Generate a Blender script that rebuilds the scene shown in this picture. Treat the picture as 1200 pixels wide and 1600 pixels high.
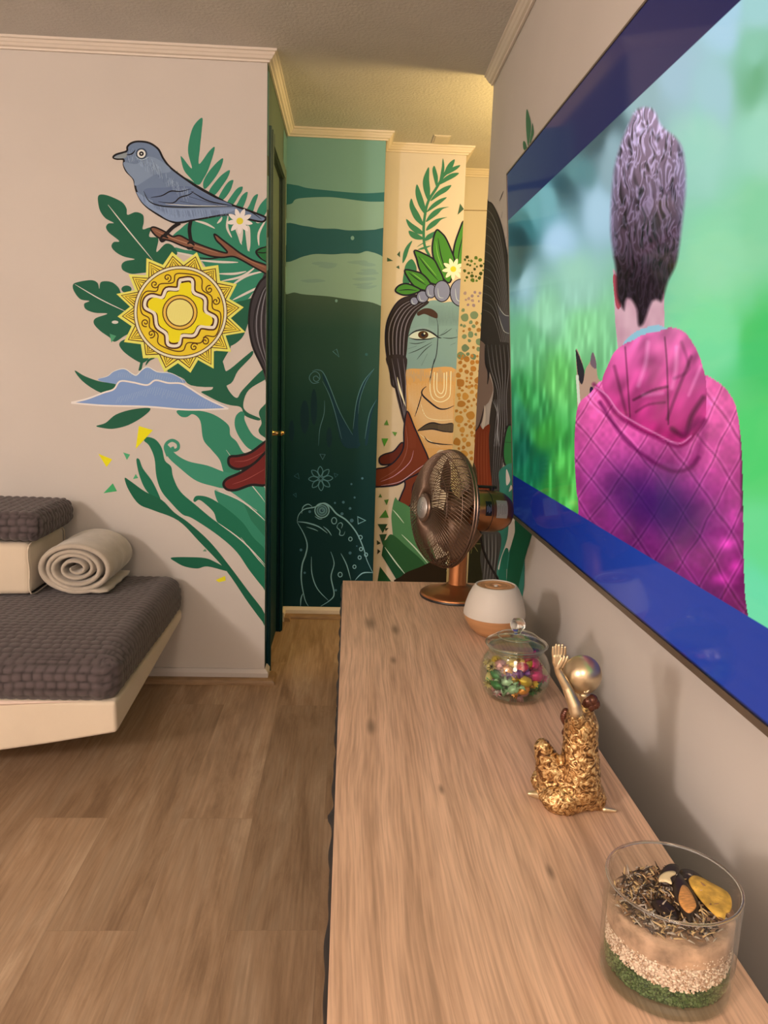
import bpy, bmesh, math, random
import numpy as np
from mathutils import Vector, Matrix
from mathutils.geometry import tessellate_polygon

for o in list(bpy.data.objects): bpy.data.objects.remove(o)
S = bpy.context.scene
C = S.collection
R = random.Random(7)
PI = math.pi

# ------------------------------------------------------------------ camera
CAMH = 1.264
FPX = 1200.0
CM = np.array([[0.99857, -0.0431, 0.03166], [0.02361, -0.17593, -0.98412], [0.04798, 0.98346, -0.17466]])
cam = bpy.data.cameras.new('camera'); camo = bpy.data.objects.new('camera', cam); C.objects.link(camo)
cam.sensor_fit = 'VERTICAL'; cam.sensor_height = 36.0; cam.lens = 36.0 * FPX / 1600.0
cam.clip_start = 0.02
rx, dn, fw = CM
camo.matrix_world = Matrix(((rx[0], -dn[0], -fw[0], 0), (rx[1], -dn[1], -fw[1], 0), (rx[2], -dn[2], -fw[2], CAMH), (0, 0, 0, 1)))
S.camera = camo

# ------------------------------------------------------------------ look
S.view_settings.view_transform = 'Standard'
S.view_settings.look = 'None'
S.view_settings.exposure = 0.0
S.view_settings.gamma = 1.0
S.view_settings.use_curve_mapping = False
W = bpy.data.worlds.new('world'); S.world = W; W.use_nodes = True
W.node_tree.nodes['Background'].inputs[0].default_value = (1.0, 0.82, 0.66, 1)
W.node_tree.nodes['Background'].inputs[1].default_value = 0.05

def light(name, kind, loc, power, color, size=0.1, aim=None, size_y=None, blend=None, spot=None):
    l = bpy.data.lights.new(name, kind); o = bpy.data.objects.new(name, l); C.objects.link(o)
    l.energy = power; l.color = color; o.location = loc
    if kind == 'AREA':
        l.size = size
        if size_y: l.shape = 'RECTANGLE'; l.size_y = size_y
    else: l.shadow_soft_size = size
    if kind == 'SPOT':
        l.spot_size = spot; l.spot_blend = blend
    if aim is not None:
        o.rotation_euler = (Vector(aim) - Vector(loc)).to_track_quat('-Z', 'Y').to_euler()
    return o
# ceiling lamp of the living room (out of the picture, behind and to the left), second lamp nearer, hall lamp round the corner
light('living_room_lamp', 'POINT', (-2.3, -1.5, 2.05), 225, (1.0, 0.82, 0.72), 0.16)
light('dining_lamp', 'POINT', (-0.3, -1.3, 2.1), 84, (1.0, 0.77, 0.60), 0.35)
light('hall_lamp', 'POINT', (1.15, 3.19, 2.05), 50, (1.0, 0.66, 0.23), 0.11)

# ------------------------------------------------------------------ helpers
def srgb(v):
    v = v / 255.0
    return v / 12.92 if v <= 0.04045 else ((v + 0.055) / 1.055) ** 2.4
def lin(c): return tuple(srgb(x) for x in c)

def at(px, py, ax, val):
    """where the sight line through a picture point meets the plane coordinate[ax] = val"""
    d = CM.T @ np.array([(px - 600) / FPX, (py - 800) / FPX, 1.0])
    o = np.array([0, 0, CAMH]); t = (val - o[ax]) / d[ax]
    return Vector(o + d * t)

def mat(name, color, rough=0.6, metal=0.0, spec=0.5, trans=0.0, ior=1.45, coat=0.0, bump=None, var=None, emis=None, sheen=0.0, attr=None):
    m = bpy.data.materials.new(name); m.use_nodes = True
    nt = m.node_tree; b = nt.nodes['Principled BSDF']
    b.inputs['Base Color'].default_value = (*color, 1)
    b.inputs['Roughness'].default_value = rough
    b.inputs['Metallic'].default_value = metal
    b.inputs['Specular IOR Level'].default_value = spec
    b.inputs['Transmission Weight'].default_value = trans
    b.inputs['IOR'].default_value = ior
    b.inputs['Coat Weight'].default_value = coat
    if sheen: b.inputs['Sheen Weight'].default_value = sheen
    tc = nt.nodes.new('ShaderNodeTexCoord')
    if var:      # (scale, amount, stretch)
        n = nt.nodes.new('ShaderNodeTexNoise'); n.inputs['Scale'].default_value = var[0]; n.inputs['Detail'].default_value = 5
        mp = nt.nodes.new('ShaderNodeMapping'); mp.inputs['Scale'].default_value = var[2] if len(var) > 2 else (1, 1, 1)
        nt.links.new(tc.outputs['Object'], mp.inputs[0]); nt.links.new(mp.outputs[0], n.inputs['Vector'])
        mx = nt.nodes.new('ShaderNodeMix'); mx.data_type = 'RGBA'
        mx.inputs[6].default_value = (*[c * (1 - var[1]) for c in color], 1)
        mx.inputs[7].default_value = (*[min(1, c * (1 + var[1])) for c in color], 1)
        rp = nt.nodes.new('ShaderNodeMapRange'); rp.inputs[1].default_value = .3; rp.inputs[2].default_value = .7
        nt.links.new(n.outputs['Fac'], rp.inputs[0]); nt.links.new(rp.outputs[0], mx.inputs[0])
        nt.links.new(mx.outputs[2], b.inputs['Base Color'])
    if attr:
        a = nt.nodes.new('ShaderNodeAttribute'); a.attribute_name = attr
        nt.links.new(a.outputs['Color'], b.inputs['Base Color'])
    if bump:     # (scale, strength, distance, stretch)
        n = nt.nodes.new('ShaderNodeTexNoise'); n.inputs['Scale'].default_value = bump[0]; n.inputs['Detail'].default_value = 3
        mp = nt.nodes.new('ShaderNodeMapping'); mp.inputs['Scale'].default_value = bump[3] if len(bump) > 3 else (1, 1, 1)
        nt.links.new(tc.outputs['Object'], mp.inputs[0]); nt.links.new(mp.outputs[0], n.inputs['Vector'])
        bp = nt.nodes.new('ShaderNodeBump'); bp.inputs['Strength'].default_value = bump[1]; bp.inputs['Distance'].default_value = bump[2]
        nt.links.new(n.outputs['Fac'], bp.inputs['Height']); nt.links.new(bp.outputs[0], b.inputs['Normal'])
    if emis:
        b.inputs['Emission Color'].default_value = (*emis, 1); b.inputs['Emission Strength'].default_value = 1
    return m

def tag(o, label=None, cat=None, group=None, kind=None):
    if label: o['label'] = label
    if cat: o['category'] = cat
    if group: o['group'] = group
    if kind: o['kind'] = kind
    return o
def empty(name, loc, label, cat, group=None):
    o = bpy.data.objects.new(name, None); C.objects.link(o); o.location = loc; o.empty_display_size = .05
    return tag(o, label, cat, group)

class MB:
    def __init__(s): s.v = []; s.f = []; s.mi = []
    def add(s, vs, fs, mi=0):
        n = len(s.v); s.v += [tuple(v) for v in vs]
        s.f += [tuple(i + n for i in f) for f in fs]; s.mi += [mi] * len(fs)
    def box(s, x0, x1, y0, y1, z0, z1, mi=0, M=None):
        vs = [Vector((x, y, z)) for x in (x0, x1) for y in (y0, y1) for z in (z0, z1)]
        if M is not None: vs = [M @ v for v in vs]
        s.add(vs, [(0, 1, 3, 2), (4, 6, 7, 5), (0, 4, 5, 1), (2, 3, 7, 6), (0, 2, 6, 4), (1, 5, 7, 3)], mi)
    def lathe(s, prof, c=(0, 0, 0), n=48, mi=0, M=None, sx=1, sy=1, closed=False):
        vs = []; fs = []; k = len(prof)
        for j in range(n):
            a = 2 * PI * j / n
            for r, z in prof: vs.append(Vector((r * math.cos(a) * sx, r * math.sin(a) * sy, z)))
        if M is not None: vs = [M @ v for v in vs]
        c = Vector(c); vs = [v + c for v in vs]
        for j in range(n):
            j2 = (j + 1) % n
            for i in range(k - 1 if not closed else k):
                i2 = (i + 1) % k
                fs.append((j * k + i, j2 * k + i, j2 * k + i2, j * k + i2))
        s.add(vs, fs, mi)
    def tube(s, pts, r, n=8, mi=0, closed=False):
        pts = [Vector(p) for p in pts]; k = len(pts)
        rr = r if isinstance(r, (list, tuple)) else [r] * k
        vs = []; up = None
        for i, p in enumerate(pts):
            a = pts[(i - 1) % k] if (closed or i > 0) else p
            b = pts[(i + 1) % k] if (closed or i < k - 1) else p
            t = (b - a).normalized() if (b - a).length > 1e-9 else Vector((0, 0, 1))
            if up is None:
                up = t.orthogonal().normalized()
            up = (up - t * up.dot(t))
            up = up.normalized() if up.length > 1e-6 else t.orthogonal().normalized()
            w = t.cross(up)
            for j in range(n):
                an = 2 * PI * j / n; vs.append(p + (up * math.cos(an) + w * math.sin(an)) * rr[i])
        fs = []
        for i in range(k if closed else k - 1):
            i2 = (i + 1) % k
            for j in range(n):
                j2 = (j + 1) % n; fs.append((i * n + j, i * n + j2, i2 * n + j2, i2 * n + j))
        if not closed:
            fs.append(tuple(range(n))[::-1]); fs.append(tuple((k - 1) * n + j for j in range(n)))
        s.add(vs, fs, mi)
    def ball(s, c, r, n=16, m=10, sc=(1, 1, 1), mi=0, M=None):
        pr = [(max(1e-5, math.sin(PI * i / m)) * r, -math.cos(PI * i / m) * r) for i in range(m + 1)]
        T = Matrix.Diagonal((*sc, 1))
        if M is not None: T = M @ T
        s.lathe(pr, c, n, mi, T)
    def grid(s, fn, nu, nv, mi=0, wu=False, wv=False):
        vs = [fn(i / nu, j / nv) for i in range(nu + (0 if wu else 1)) for j in range(nv + (0 if wv else 1))]
        a = nv + (0 if wv else 1); b = nu + (0 if wu else 1); fs = []
        for i in range(nu):
            for j in range(nv):
                i2 = (i + 1) % b; j2 = (j + 1) % a
                fs.append((i * a + j, i2 * a + j, i2 * a + j2, i * a + j2))
        s.add(vs, fs, mi)
    def build(s, name, m, parent=None, smooth=False, bevel=0, sub=0, fixn=True):
        me = bpy.data.meshes.new(name); me.from_pydata(s.v, [], s.f)
        ms = m if isinstance(m, list) else [m]
        for q in ms: me.materials.append(q)
        me.polygons.foreach_set('material_index', s.mi)
        if fixn:
            bm = bmesh.new(); bm.from_mesh(me); bmesh.ops.remove_doubles(bm, verts=bm.verts, dist=1e-6)
            bmesh.ops.recalc_face_normals(bm, faces=bm.faces); bm.to_mesh(me); bm.free()
        if smooth: me.polygons.foreach_set('use_smooth', [True] * len(me.polygons))
        o = bpy.data.objects.new(name, me); C.objects.link(o)
        if parent is not None:
            o.parent = parent; o.matrix_parent_inverse = world_of(parent).inverted()
        if bevel:
            b = o.modifiers.new('bevel', 'BEVEL'); b.width = bevel; b.segments = 3; b.limit_method = 'ANGLE'; b.angle_limit = .6
            me.polygons.foreach_set('use_smooth', [True] * len(me.polygons))
            wn = o.modifiers.new('wn', 'WEIGHTED_NORMAL')
        if sub:
            b = o.modifiers.new('sub', 'SUBSURF'); b.levels = sub; b.render_levels = sub
        if smooth == 'auto':
            try: me.set_sharp_from_angle(angle=.6)
            except Exception: pass
        return o
def world_of(o):
    m = Matrix.Translation(o.location) @ o.rotation_euler.to_matrix().to_4x4()
    if o.parent is not None: m = world_of(o.parent) @ o.matrix_parent_inverse @ m
    return m
def struct(name, mb, m, **k): return tag(mb.build(name, m, **k), kind='structure')

# ------------------------------------------------------------------ planes of the room
YL = 3.034; XC = -0.326; YT = 3.904; XT = 0.1435; YP = 4.08; XP = 0.555; YH = 4.49; XR = 0.519; YE = 3.145; CH = 2.40
XR2 = 0.62; YBK = -3.2; XLF = -3.6; XE = 2.2
WALB = (0.63, 0.60, 0.565)

M_wall = mat('wall_paint', WALB, .75, bump=(900, .10, .0006), var=(3, .02))
M_ceil = mat('ceiling_paint', (.64, .635, .61), .85, bump=(85, .55, .005), var=(6, .04))
M_trim = mat('cream_trim', (.74, .68, .60), .45)
M_wood_trim = mat('wooden_quarter_round', (.30, .19, .10), .5, var=(14, .25, (1, 1, 8)))
M_skirt = mat('skirting_paint', (.60, .57, .55), .5)

# teal paint: horizontal painted bands, as on the wall
def teal_material():
    m = mat('teal_mural_ground', (.02, .05, .04), .6, spec=.2, bump=(500, .1, .0005)); nt = m.node_tree; b = nt.nodes['Principled BSDF']
    tc = nt.nodes.new('ShaderNodeTexCoord'); sp = nt.nodes.new('ShaderNodeSeparateXYZ'); nt.links.new(tc.outputs['Object'], sp.inputs[0])
    n = nt.nodes.new('ShaderNodeTexNoise'); n.inputs['Scale'].default_value = 3.5; n.inputs['Detail'].default_value = 4
    nt.links.new(tc.outputs['Object'], n.inputs['Vector'])
    ma = nt.nodes.new('ShaderNodeMath'); ma.operation = 'MULTIPLY_ADD'; ma.inputs[1].default_value = .10
    nt.links.new(n.outputs['Fac'], ma.inputs[0]); nt.links.new(sp.outputs['Z'], ma.inputs[2])
    mr = nt.nodes.new('ShaderNodeMapRange'); mr.inputs[1].default_value = 0.05; mr.inputs[2].default_value = 2.45
    nt.links.new(ma.outputs[0], mr.inputs[0])
    cr = nt.nodes.new('ShaderNodeValToRGB'); nt.links.new(mr.outputs[0], cr.inputs[0]); e = cr.color_ramp.elements
    e[0].position = 0.0; e[0].color = (.0015, .034, .047, 1); e[1].position = .30; e[1].color = (.002, .044, .056, 1)
    for p, c in ((.42, (.009, .060, .064, 1)), (.48, (.014, .072, .070, 1)), (.535, (.022, .085, .080, 1)), (.62, (.026, .092, .084, 1)), (.80, (.12, .175, .14, 1))):
        q = e.new(p); q.color = c
    nt.links.new(cr.outputs[0], b.inputs['Base Color'])
    return m
M_teal = teal_material()

# floor planks running along y
def floor_material():
    m = bpy.data.materials.new('vinyl_planks'); m.use_nodes = True; nt = m.node_tree; b = nt.nodes['Principled BSDF']; N = nt.nodes; L = nt.links
    tc = N.new('ShaderNodeTexCoord'); mp = N.new('ShaderNodeMapping'); mp.inputs['Rotation'].default_value = (0, 0, PI / 2); mp.inputs['Location'].default_value = (.36, .045, 0)
    L.new(tc.outputs['Object'], mp.inputs[0])
    br = N.new('ShaderNodeTexBrick'); br.inputs['Scale'].default_value = 1; br.inputs['Brick Width'].default_value = 1.22; br.inputs['Row Height'].default_value = .205
    br.inputs['Mortar Size'].default_value = .0006; br.inputs['Mortar Smooth'].default_value = .3; br.offset = .37; br.inputs['Bias'].default_value = 0
    br.inputs['Color1'].default_value = (0, 0, 0, 1); br.inputs['Color2'].default_value = (1, 1, 1, 1); br.inputs['Mortar'].default_value = (.5, .5, .5, 1)
    L.new(mp.outputs[0], br.inputs['Vector'])
    ad = N.new('ShaderNodeVectorMath'); ad.operation = 'ADD'
    sc = N.new('ShaderNodeVectorMath'); sc.operation = 'SCALE'; sc.inputs[3].default_value = 7.3
    L.new(br.outputs['Color'], sc.inputs[0]); L.new(tc.outputs['Object'], ad.inputs[0]); L.new(sc.outputs[0], ad.inputs[1])
    m2 = N.new('ShaderNodeMapping'); m2.inputs['Scale'].default_value = (8, 1.25, 1); L.new(ad.outputs[0], m2.inputs[0])
    n1 = N.new('ShaderNodeTexNoise'); n1.inputs['Scale'].default_value = 1.3; n1.inputs['Detail'].default_value = 9; n1.inputs['Roughness'].default_value = .70; n1.inputs['Distortion'].default_value = .55
    L.new(m2.outputs[0], n1.inputs['Vector'])
    m3 = N.new('ShaderNodeMapping'); m3.inputs['Scale'].default_value = (150, 5, 1); L.new(ad.outputs[0], m3.inputs[0])
    n2 = N.new('ShaderNodeTexNoise'); n2.inputs['Scale'].default_value = 1; n2.inputs['Detail'].default_value = 3; L.new(m3.outputs[0], n2.inputs['Vector'])
    cr = N.new('ShaderNodeValToRGB'); L.new(n1.outputs['Fac'], cr.inputs[0]); e = cr.color_ramp.elements
    e[0].position = .28; e[0].color = (.20, .125, .072, 1); e[1].position = .76; e[1].color = (.50, .37, .255, 1)
    for p, c in ((.42, (.285, .185, .110, 1)), (.50, (.35, .235, .145, 1)), (.58, (.37, .26, .168, 1)), (.66, (.44, .32, .212, 1))):
        q = e.new(p); q.color = c
    mx = N.new('ShaderNodeMix'); mx.data_type = 'RGBA'; mx.blend_type = 'MULTIPLY'; mx.inputs[0].default_value = 1
    L.new(cr.outputs[0], mx.inputs[6])
    f = N.new('ShaderNodeMapRange'); f.inputs[1].default_value = .3; f.inputs[2].default_value = .7; f.inputs[3].default_value = .84; f.inputs[4].default_value = 1.12
    L.new(n2.outputs['Fac'], f.inputs[0]); L.new(f.outputs[0], mx.inputs[7])
    mx2 = N.new('ShaderNodeMix'); mx2.data_type = 'RGBA'; mx2.blend_type = 'MULTIPLY'; mx2.inputs[0].default_value = 1
    g = N.new('ShaderNodeMapRange'); g.inputs[3].default_value = .90; g.inputs[4].default_value = 1.18; L.new(br.outputs['Color'], g.inputs[0])
    L.new(mx.outputs[2], mx2.inputs[6]); L.new(g.outputs[0], mx2.inputs[7])
    mx3 = N.new('ShaderNodeMix'); mx3.data_type = 'RGBA'; L.new(br.outputs['Fac'], mx3.inputs[0]); L.new(mx2.outputs[2], mx3.inputs[6]); mx3.inputs[7].default_value = (.26, .175, .11, 1)
    L.new(mx3.outputs[2], b.inputs['Base Color'])
    b.inputs['Roughness'].default_value = .42
    bp = N.new('ShaderNodeBump'); bp.inputs['Strength'].default_value = .25; bp.inputs['Distance'].default_value = .001
    L.new(n2.outputs['Fac'], bp.inputs['Height']); L.new(bp.outputs[0], b.inputs['Normal'])
    return m
M_floor = floor_material()

def oak_material():
    m = bpy.data.materials.new('light_oak_laminate'); m.use_nodes = True; nt = m.node_tree; b = nt.nodes['Principled BSDF']; N = nt.nodes; L = nt.links
    tc = N.new('ShaderNodeTexCoord')
    # broad warp so the grain bends round knots
    nw = N.new('ShaderNodeTexNoise'); nw.inputs['Scale'].default_value = 1; nw.inputs['Detail'].default_value = 2
    mw = N.new('ShaderNodeMapping'); mw.inputs['Scale'].default_value = (5, 1.6, 1); L.new(tc.outputs['Object'], mw.inputs[0]); L.new(mw.outputs[0], nw.inputs['Vector'])
    sx = N.new('ShaderNodeVectorMath'); sx.operation = 'MULTIPLY_ADD'; sx.inputs[1].default_value = (.055, .0, .0)
    L.new(nw.outputs['Color'], sx.inputs[0]); L.new(tc.outputs['Object'], sx.inputs[2])
    # knots
    kn = None
    sep = N.new('ShaderNodeSeparateXYZ'); L.new(tc.outputs['Object'], sep.inputs[0])
    for (kx, ky, kr) in ((.047, 1.17, .012), (.115, 1.66, .014), (.060, 1.70, .02), (.247, .80, .006), (.140, .98, .006), (.10, 1.47, .009)):
        d = N.new('ShaderNodeVectorMath'); d.operation = 'SUBTRACT'; d.inputs[1].default_value = (kx, ky, .70); L.new(tc.outputs['Object'], d.inputs[0])
        q = N.new('ShaderNodeVectorMath'); q.operation = 'MULTIPLY'; q.inputs[1].default_value = (1, .30, 1); L.new(d.outputs[0], q.inputs[0])
        ln = N.new('ShaderNodeVectorMath'); ln.operation = 'LENGTH'; L.new(q.outputs[0], ln.inputs[0])
        mr = N.new('ShaderNodeMapRange'); mr.interpolation_type = 'SMOOTHSTEP'; mr.inputs[1].default_value = kr * 1.05; mr.inputs[2].default_value = 0; mr.inputs[3].default_value = 0; mr.inputs[4].default_value = 1
        L.new(ln.outputs['Value'], mr.inputs[0])
        if kn is None: kn = mr.outputs[0]
        else:
            mm = N.new('ShaderNodeMath'); mm.operation = 'MAXIMUM'; L.new(kn, mm.inputs[0]); L.new(mr.outputs[0], mm.inputs[1]); kn = mm.outputs[0]
    m1 = N.new('ShaderNodeMapping'); m1.inputs['Scale'].default_value = (38, 2.1, 1); L.new(sx.outputs[0], m1.inputs[0])
    n1 = N.new('ShaderNodeTexNoise'); n1.inputs['Scale'].default_value = 1; n1.inputs['Detail'].default_value = 6; n1.inputs['Roughness'].default_value = .6; L.new(m1.outputs[0], n1.inputs['Vector'])
    m3 = N.new('ShaderNodeMapping'); m3.inputs['Scale'].default_value = (330, 9, 1); L.new(sx.outputs[0], m3.inputs[0])
    n3 = N.new('ShaderNodeTexNoise'); n3.inputs['Scale'].default_value = 1; n3.inputs['Detail'].default_value = 3; L.new(m3.outputs[0], n3.inputs['Vector'])
    cr = N.new('ShaderNodeValToRGB'); L.new(n1.outputs['Fac'], cr.inputs[0]); e = cr.color_ramp.elements
    e[0].position = .28; e[0].color = (.40, .255, .165, 1); e[1].position = .76; e[1].color = (.70, .475, .33, 1)
    for p, c in ((.42, (.53, .345, .23, 1)), (.52, (.59, .39, .265, 1)), (.62, (.65, .435, .30, 1))):
        q = e.new(p); q.color = c
    f = N.new('ShaderNodeMapRange'); f.inputs[1].default_value = .32; f.inputs[2].default_value = .62; f.inputs[3].default_value = .74; f.inputs[4].default_value = 1.06; L.new(n3.outputs['Fac'], f.inputs[0])
    mx = N.new('ShaderNodeMix'); mx.data_type = 'RGBA'; mx.blend_type = 'MULTIPLY'; mx.inputs[0].default_value = 1; L.new(cr.outputs[0], mx.inputs[6]); L.new(f.outputs[0], mx.inputs[7])
    mk = N.new('ShaderNodeMix'); mk.data_type = 'RGBA'; L.new(kn, mk.inputs[0]); L.new(mx.outputs[2], mk.inputs[6]); mk.inputs[7].default_value = (.13, .085, .055, 1)
    km = N.new('ShaderNodeMath'); km.operation = 'MULTIPLY'; km.inputs[1].default_value = .72; L.new(kn, km.inputs[0]); L.new(km.outputs[0], mk.inputs[0])
    L.new(mk.outputs[2], b.inputs['Base Color']); b.inputs['Roughness'].default_value = .5
    bp = N.new('ShaderNodeBump'); bp.inputs['Strength'].default_value = .25; bp.inputs['Distance'].default_value = .0006
    L.new(n3.outputs['Fac'], bp.inputs['Height']); L.new(bp.outputs[0], b.inputs['Normal'])
    return m
M_oak = oak_material()

# ------------------------------------------------------------------ room shell
b = MB(); b.box(XLF - .1, XE + .1, YBK - .1, YH + .1, -.1, 0); floor = struct('floor', b, M_floor)
b = MB(); b.box(XLF - .1, XE + .1, YBK - .1, YH + .1, CH, CH + .1); ceiling = struct('ceiling', b, M_ceil)
b = MB(); b.box(XLF, XC, YL, YL + .05, 0, CH); wall_left = struct('wall_left', b, M_wall)
# corridor wall, set at right angles, with a doorway
DY0, DY1, DZ = 3.14, 3.66, 2.12
b = MB(); b.box(XC - .04, XC + .0006, YL + .0008, DY0, 0, CH); b.box(XC - .05, XC, DY1, YT, 0, CH); b.box(XC - .05, XC, DY0, DY1, DZ, CH)
wall_corridor = struct('wall_corridor', b, M_teal)
b = MB(); b.box(XC - .05, XT, YT, YT + .12, 0, CH); wall_teal = struct('wall_back', b, M_teal)
b = MB(); b.box(XT, XP, YP, YH, 0, CH); wall_pillar = struct('wall_pillar', b, M_wall)
b = MB(); b.box(XP, XE, YH, YH + .1, 0, CH); wall_far = struct('wall_far', b, M_wall)
b = MB(); b.box(XR, XR2, YBK, YE, 0, CH); wall_right = struct('wall_right', b, M_wall)
b = MB(); b.box(XLF - .1, XLF, YBK, YL, 0, CH); struct('wall_side', b, M_wall)
b = MB(); b.box(XLF - .1, XE + .1, YBK - .1, YBK, 0, CH); struct('wall_behind', b, M_wall)
b = MB(); b.box(XE, XE + .1, YBK, YH, 0, CH); struct('wall_hall', b, M_wall)

def sweep(name, path, prof, m, zsign=1, z0=0):
    """profile (out, z) run along a path on the floor plan; room is on the right-hand side of travel"""
    mb = MB(); n = len(path); P = [Vector((*p, 0)) for p in path]; rings = []
    for i in range(n):
        d0 = (P[i] - P[i - 1]).normalized() if i else None
        d1 = (P[i + 1] - P[i]).normalized() if i < n - 1 else None
        nr = lambda d: Vector((d.y, -d.x, 0))
        if d0 is None: w = nr(d1)
        elif d1 is None: w = nr(d0)
        else:
            a = nr(d0) + nr(d1); w = a / (1 + nr(d0).dot(nr(d1)))
        rings.append([P[i] + w * o + Vector((0, 0, z0 + z)) for o, z in prof])
    k = len(prof); vs = [v for r in rings for v in r]; fs = []
    for i in range(n - 1):
        for j in range(k):
            j2 = (j + 1) % k; fs.append((i * k + j, (i + 1) * k + j, (i + 1) * k + j2, i * k + j2))
    fs += [tuple(range(k)), tuple((n - 1) * k + j for j in range(k))[::-1]]
    mb.add(vs, fs); return struct(name, mb, m)
CROWN = [(.0, -.037), (.007, -.037), (.009, -.031), (.017, -.028), (.022, -.020), (.025, -.018), (.030, -.010), (.036, -.008), (.036, 0), (0, 0)]
e = .0015
sweep('trim_1', [(XLF, YL - e), (XC + e, YL - e), (XC + e, YT - e), (XT + e, YT - e), (XT + e, YP - e), (XP + e, YP - e), (XP + e, YH - e), (XE, YH - e)], CROWN, M_trim, z0=CH)
sweep('trim_2', [(XR - e, YE), (XR - e, YBK)], CROWN, M_trim, z0=CH)
SK = [(0, 0), (.020, 0), (.020, .022), (.013, .026), (.012, .055), (.006, .068), (0, .070)]
QR = [(0, 0), (.030, 0), (.029, .009), (.024, .018), (.014, .022), (0, .022)]
SK2 = [(0, .0), (.014, .0), (.014, .040), (.006, .054), (0, .056)]
sweep('baseboard_left', [(XLF, YL - e), (XC + e, YL - e), (XC + e, YL + .06)], SK2, M_skirt, z0=0)
sweep('baseboard_back', [(XC + e, YT - .09), (XC + e, YT - e), (XT + e, YT - e), (XT + e, YP - e), (XP + e, YP - e)], SK2, M_trim)
sweep('trim_3', [(XLF, YL - .0155), (XC + .0155, YL - .0155), (XC + .0155, YL + .06)], QR, M_wood_trim)
sweep('trim_4', [(XC + .0155, YT - .09), (XC + .0155, YT - .0155), (XT + .0155, YT - .0155)], QR, M_wood_trim)
sweep('baseboard_right', [(XR - e, YE), (XR - e, YBK)], SK2, M_skirt)

# door in the corridor wall
b = MB(); b.box(XC - .048, XC - .012, DY0 + .002, DY1 - .002, .004, DZ - .002)
door = struct('door_1', b, M_teal, bevel=.002)
b = MB()
for (y0, y1, z0, z1) in ((DY0 - .05, DY0 + .004, 0, DZ + .05), (DY1 - .004, DY1 + .05, 0, DZ + .05), (DY0 + .004, DY1 - .004, DZ - .004, DZ + .05)):
    b.box(XC + .001, XC + .012, y0, y1, z0, z1)
    b.box(XC + .012, XC + .017, y0 + .012, y1 - .012, z0, z1 - .01)
struct('trim_5', b, M_teal, bevel=.003)
M_brass = mat('brass', (.62, .42, .18), .25, 1)
hz = at(438, 674, 0, XC + .02).z
hy = 3.34
T = Matrix.Translation((XC - .012, hy, hz)) @ Matrix.Rotation(PI / 2, 4, 'Y')
b = MB(); b.lathe([(0, 0), (.026, 0), (.026, .004), (.018, .008), (.010, .012), (.010, .044), (.013, .048), (0, .05)], (0, 0, 0), 24, 0, T)
b.tube([(XC + .035, hy, hz), (XC + .037, hy + .04, hz + .001), (XC + .036, hy + .10, hz - .002), (XC + .034, hy + .115, hz - .004)], [.009, .008, .007, .004], 10)
dh = b.build('door_handle', M_brass, door, smooth=True); dh['label'] = 'brass lever handle'

# small hatch on the hall ceiling
b = MB(); b.box(.372, .452, 3.90, 4.02, CH - .003, CH); b.box(.380, .444, 3.908, 4.012, CH - .005, CH - .003)
v = b.build('ceiling_vent', M_trim, bevel=.002); tag(v, 'small flat square cover on the yellow lit hall ceiling above the painted face', 'vent')

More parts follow.
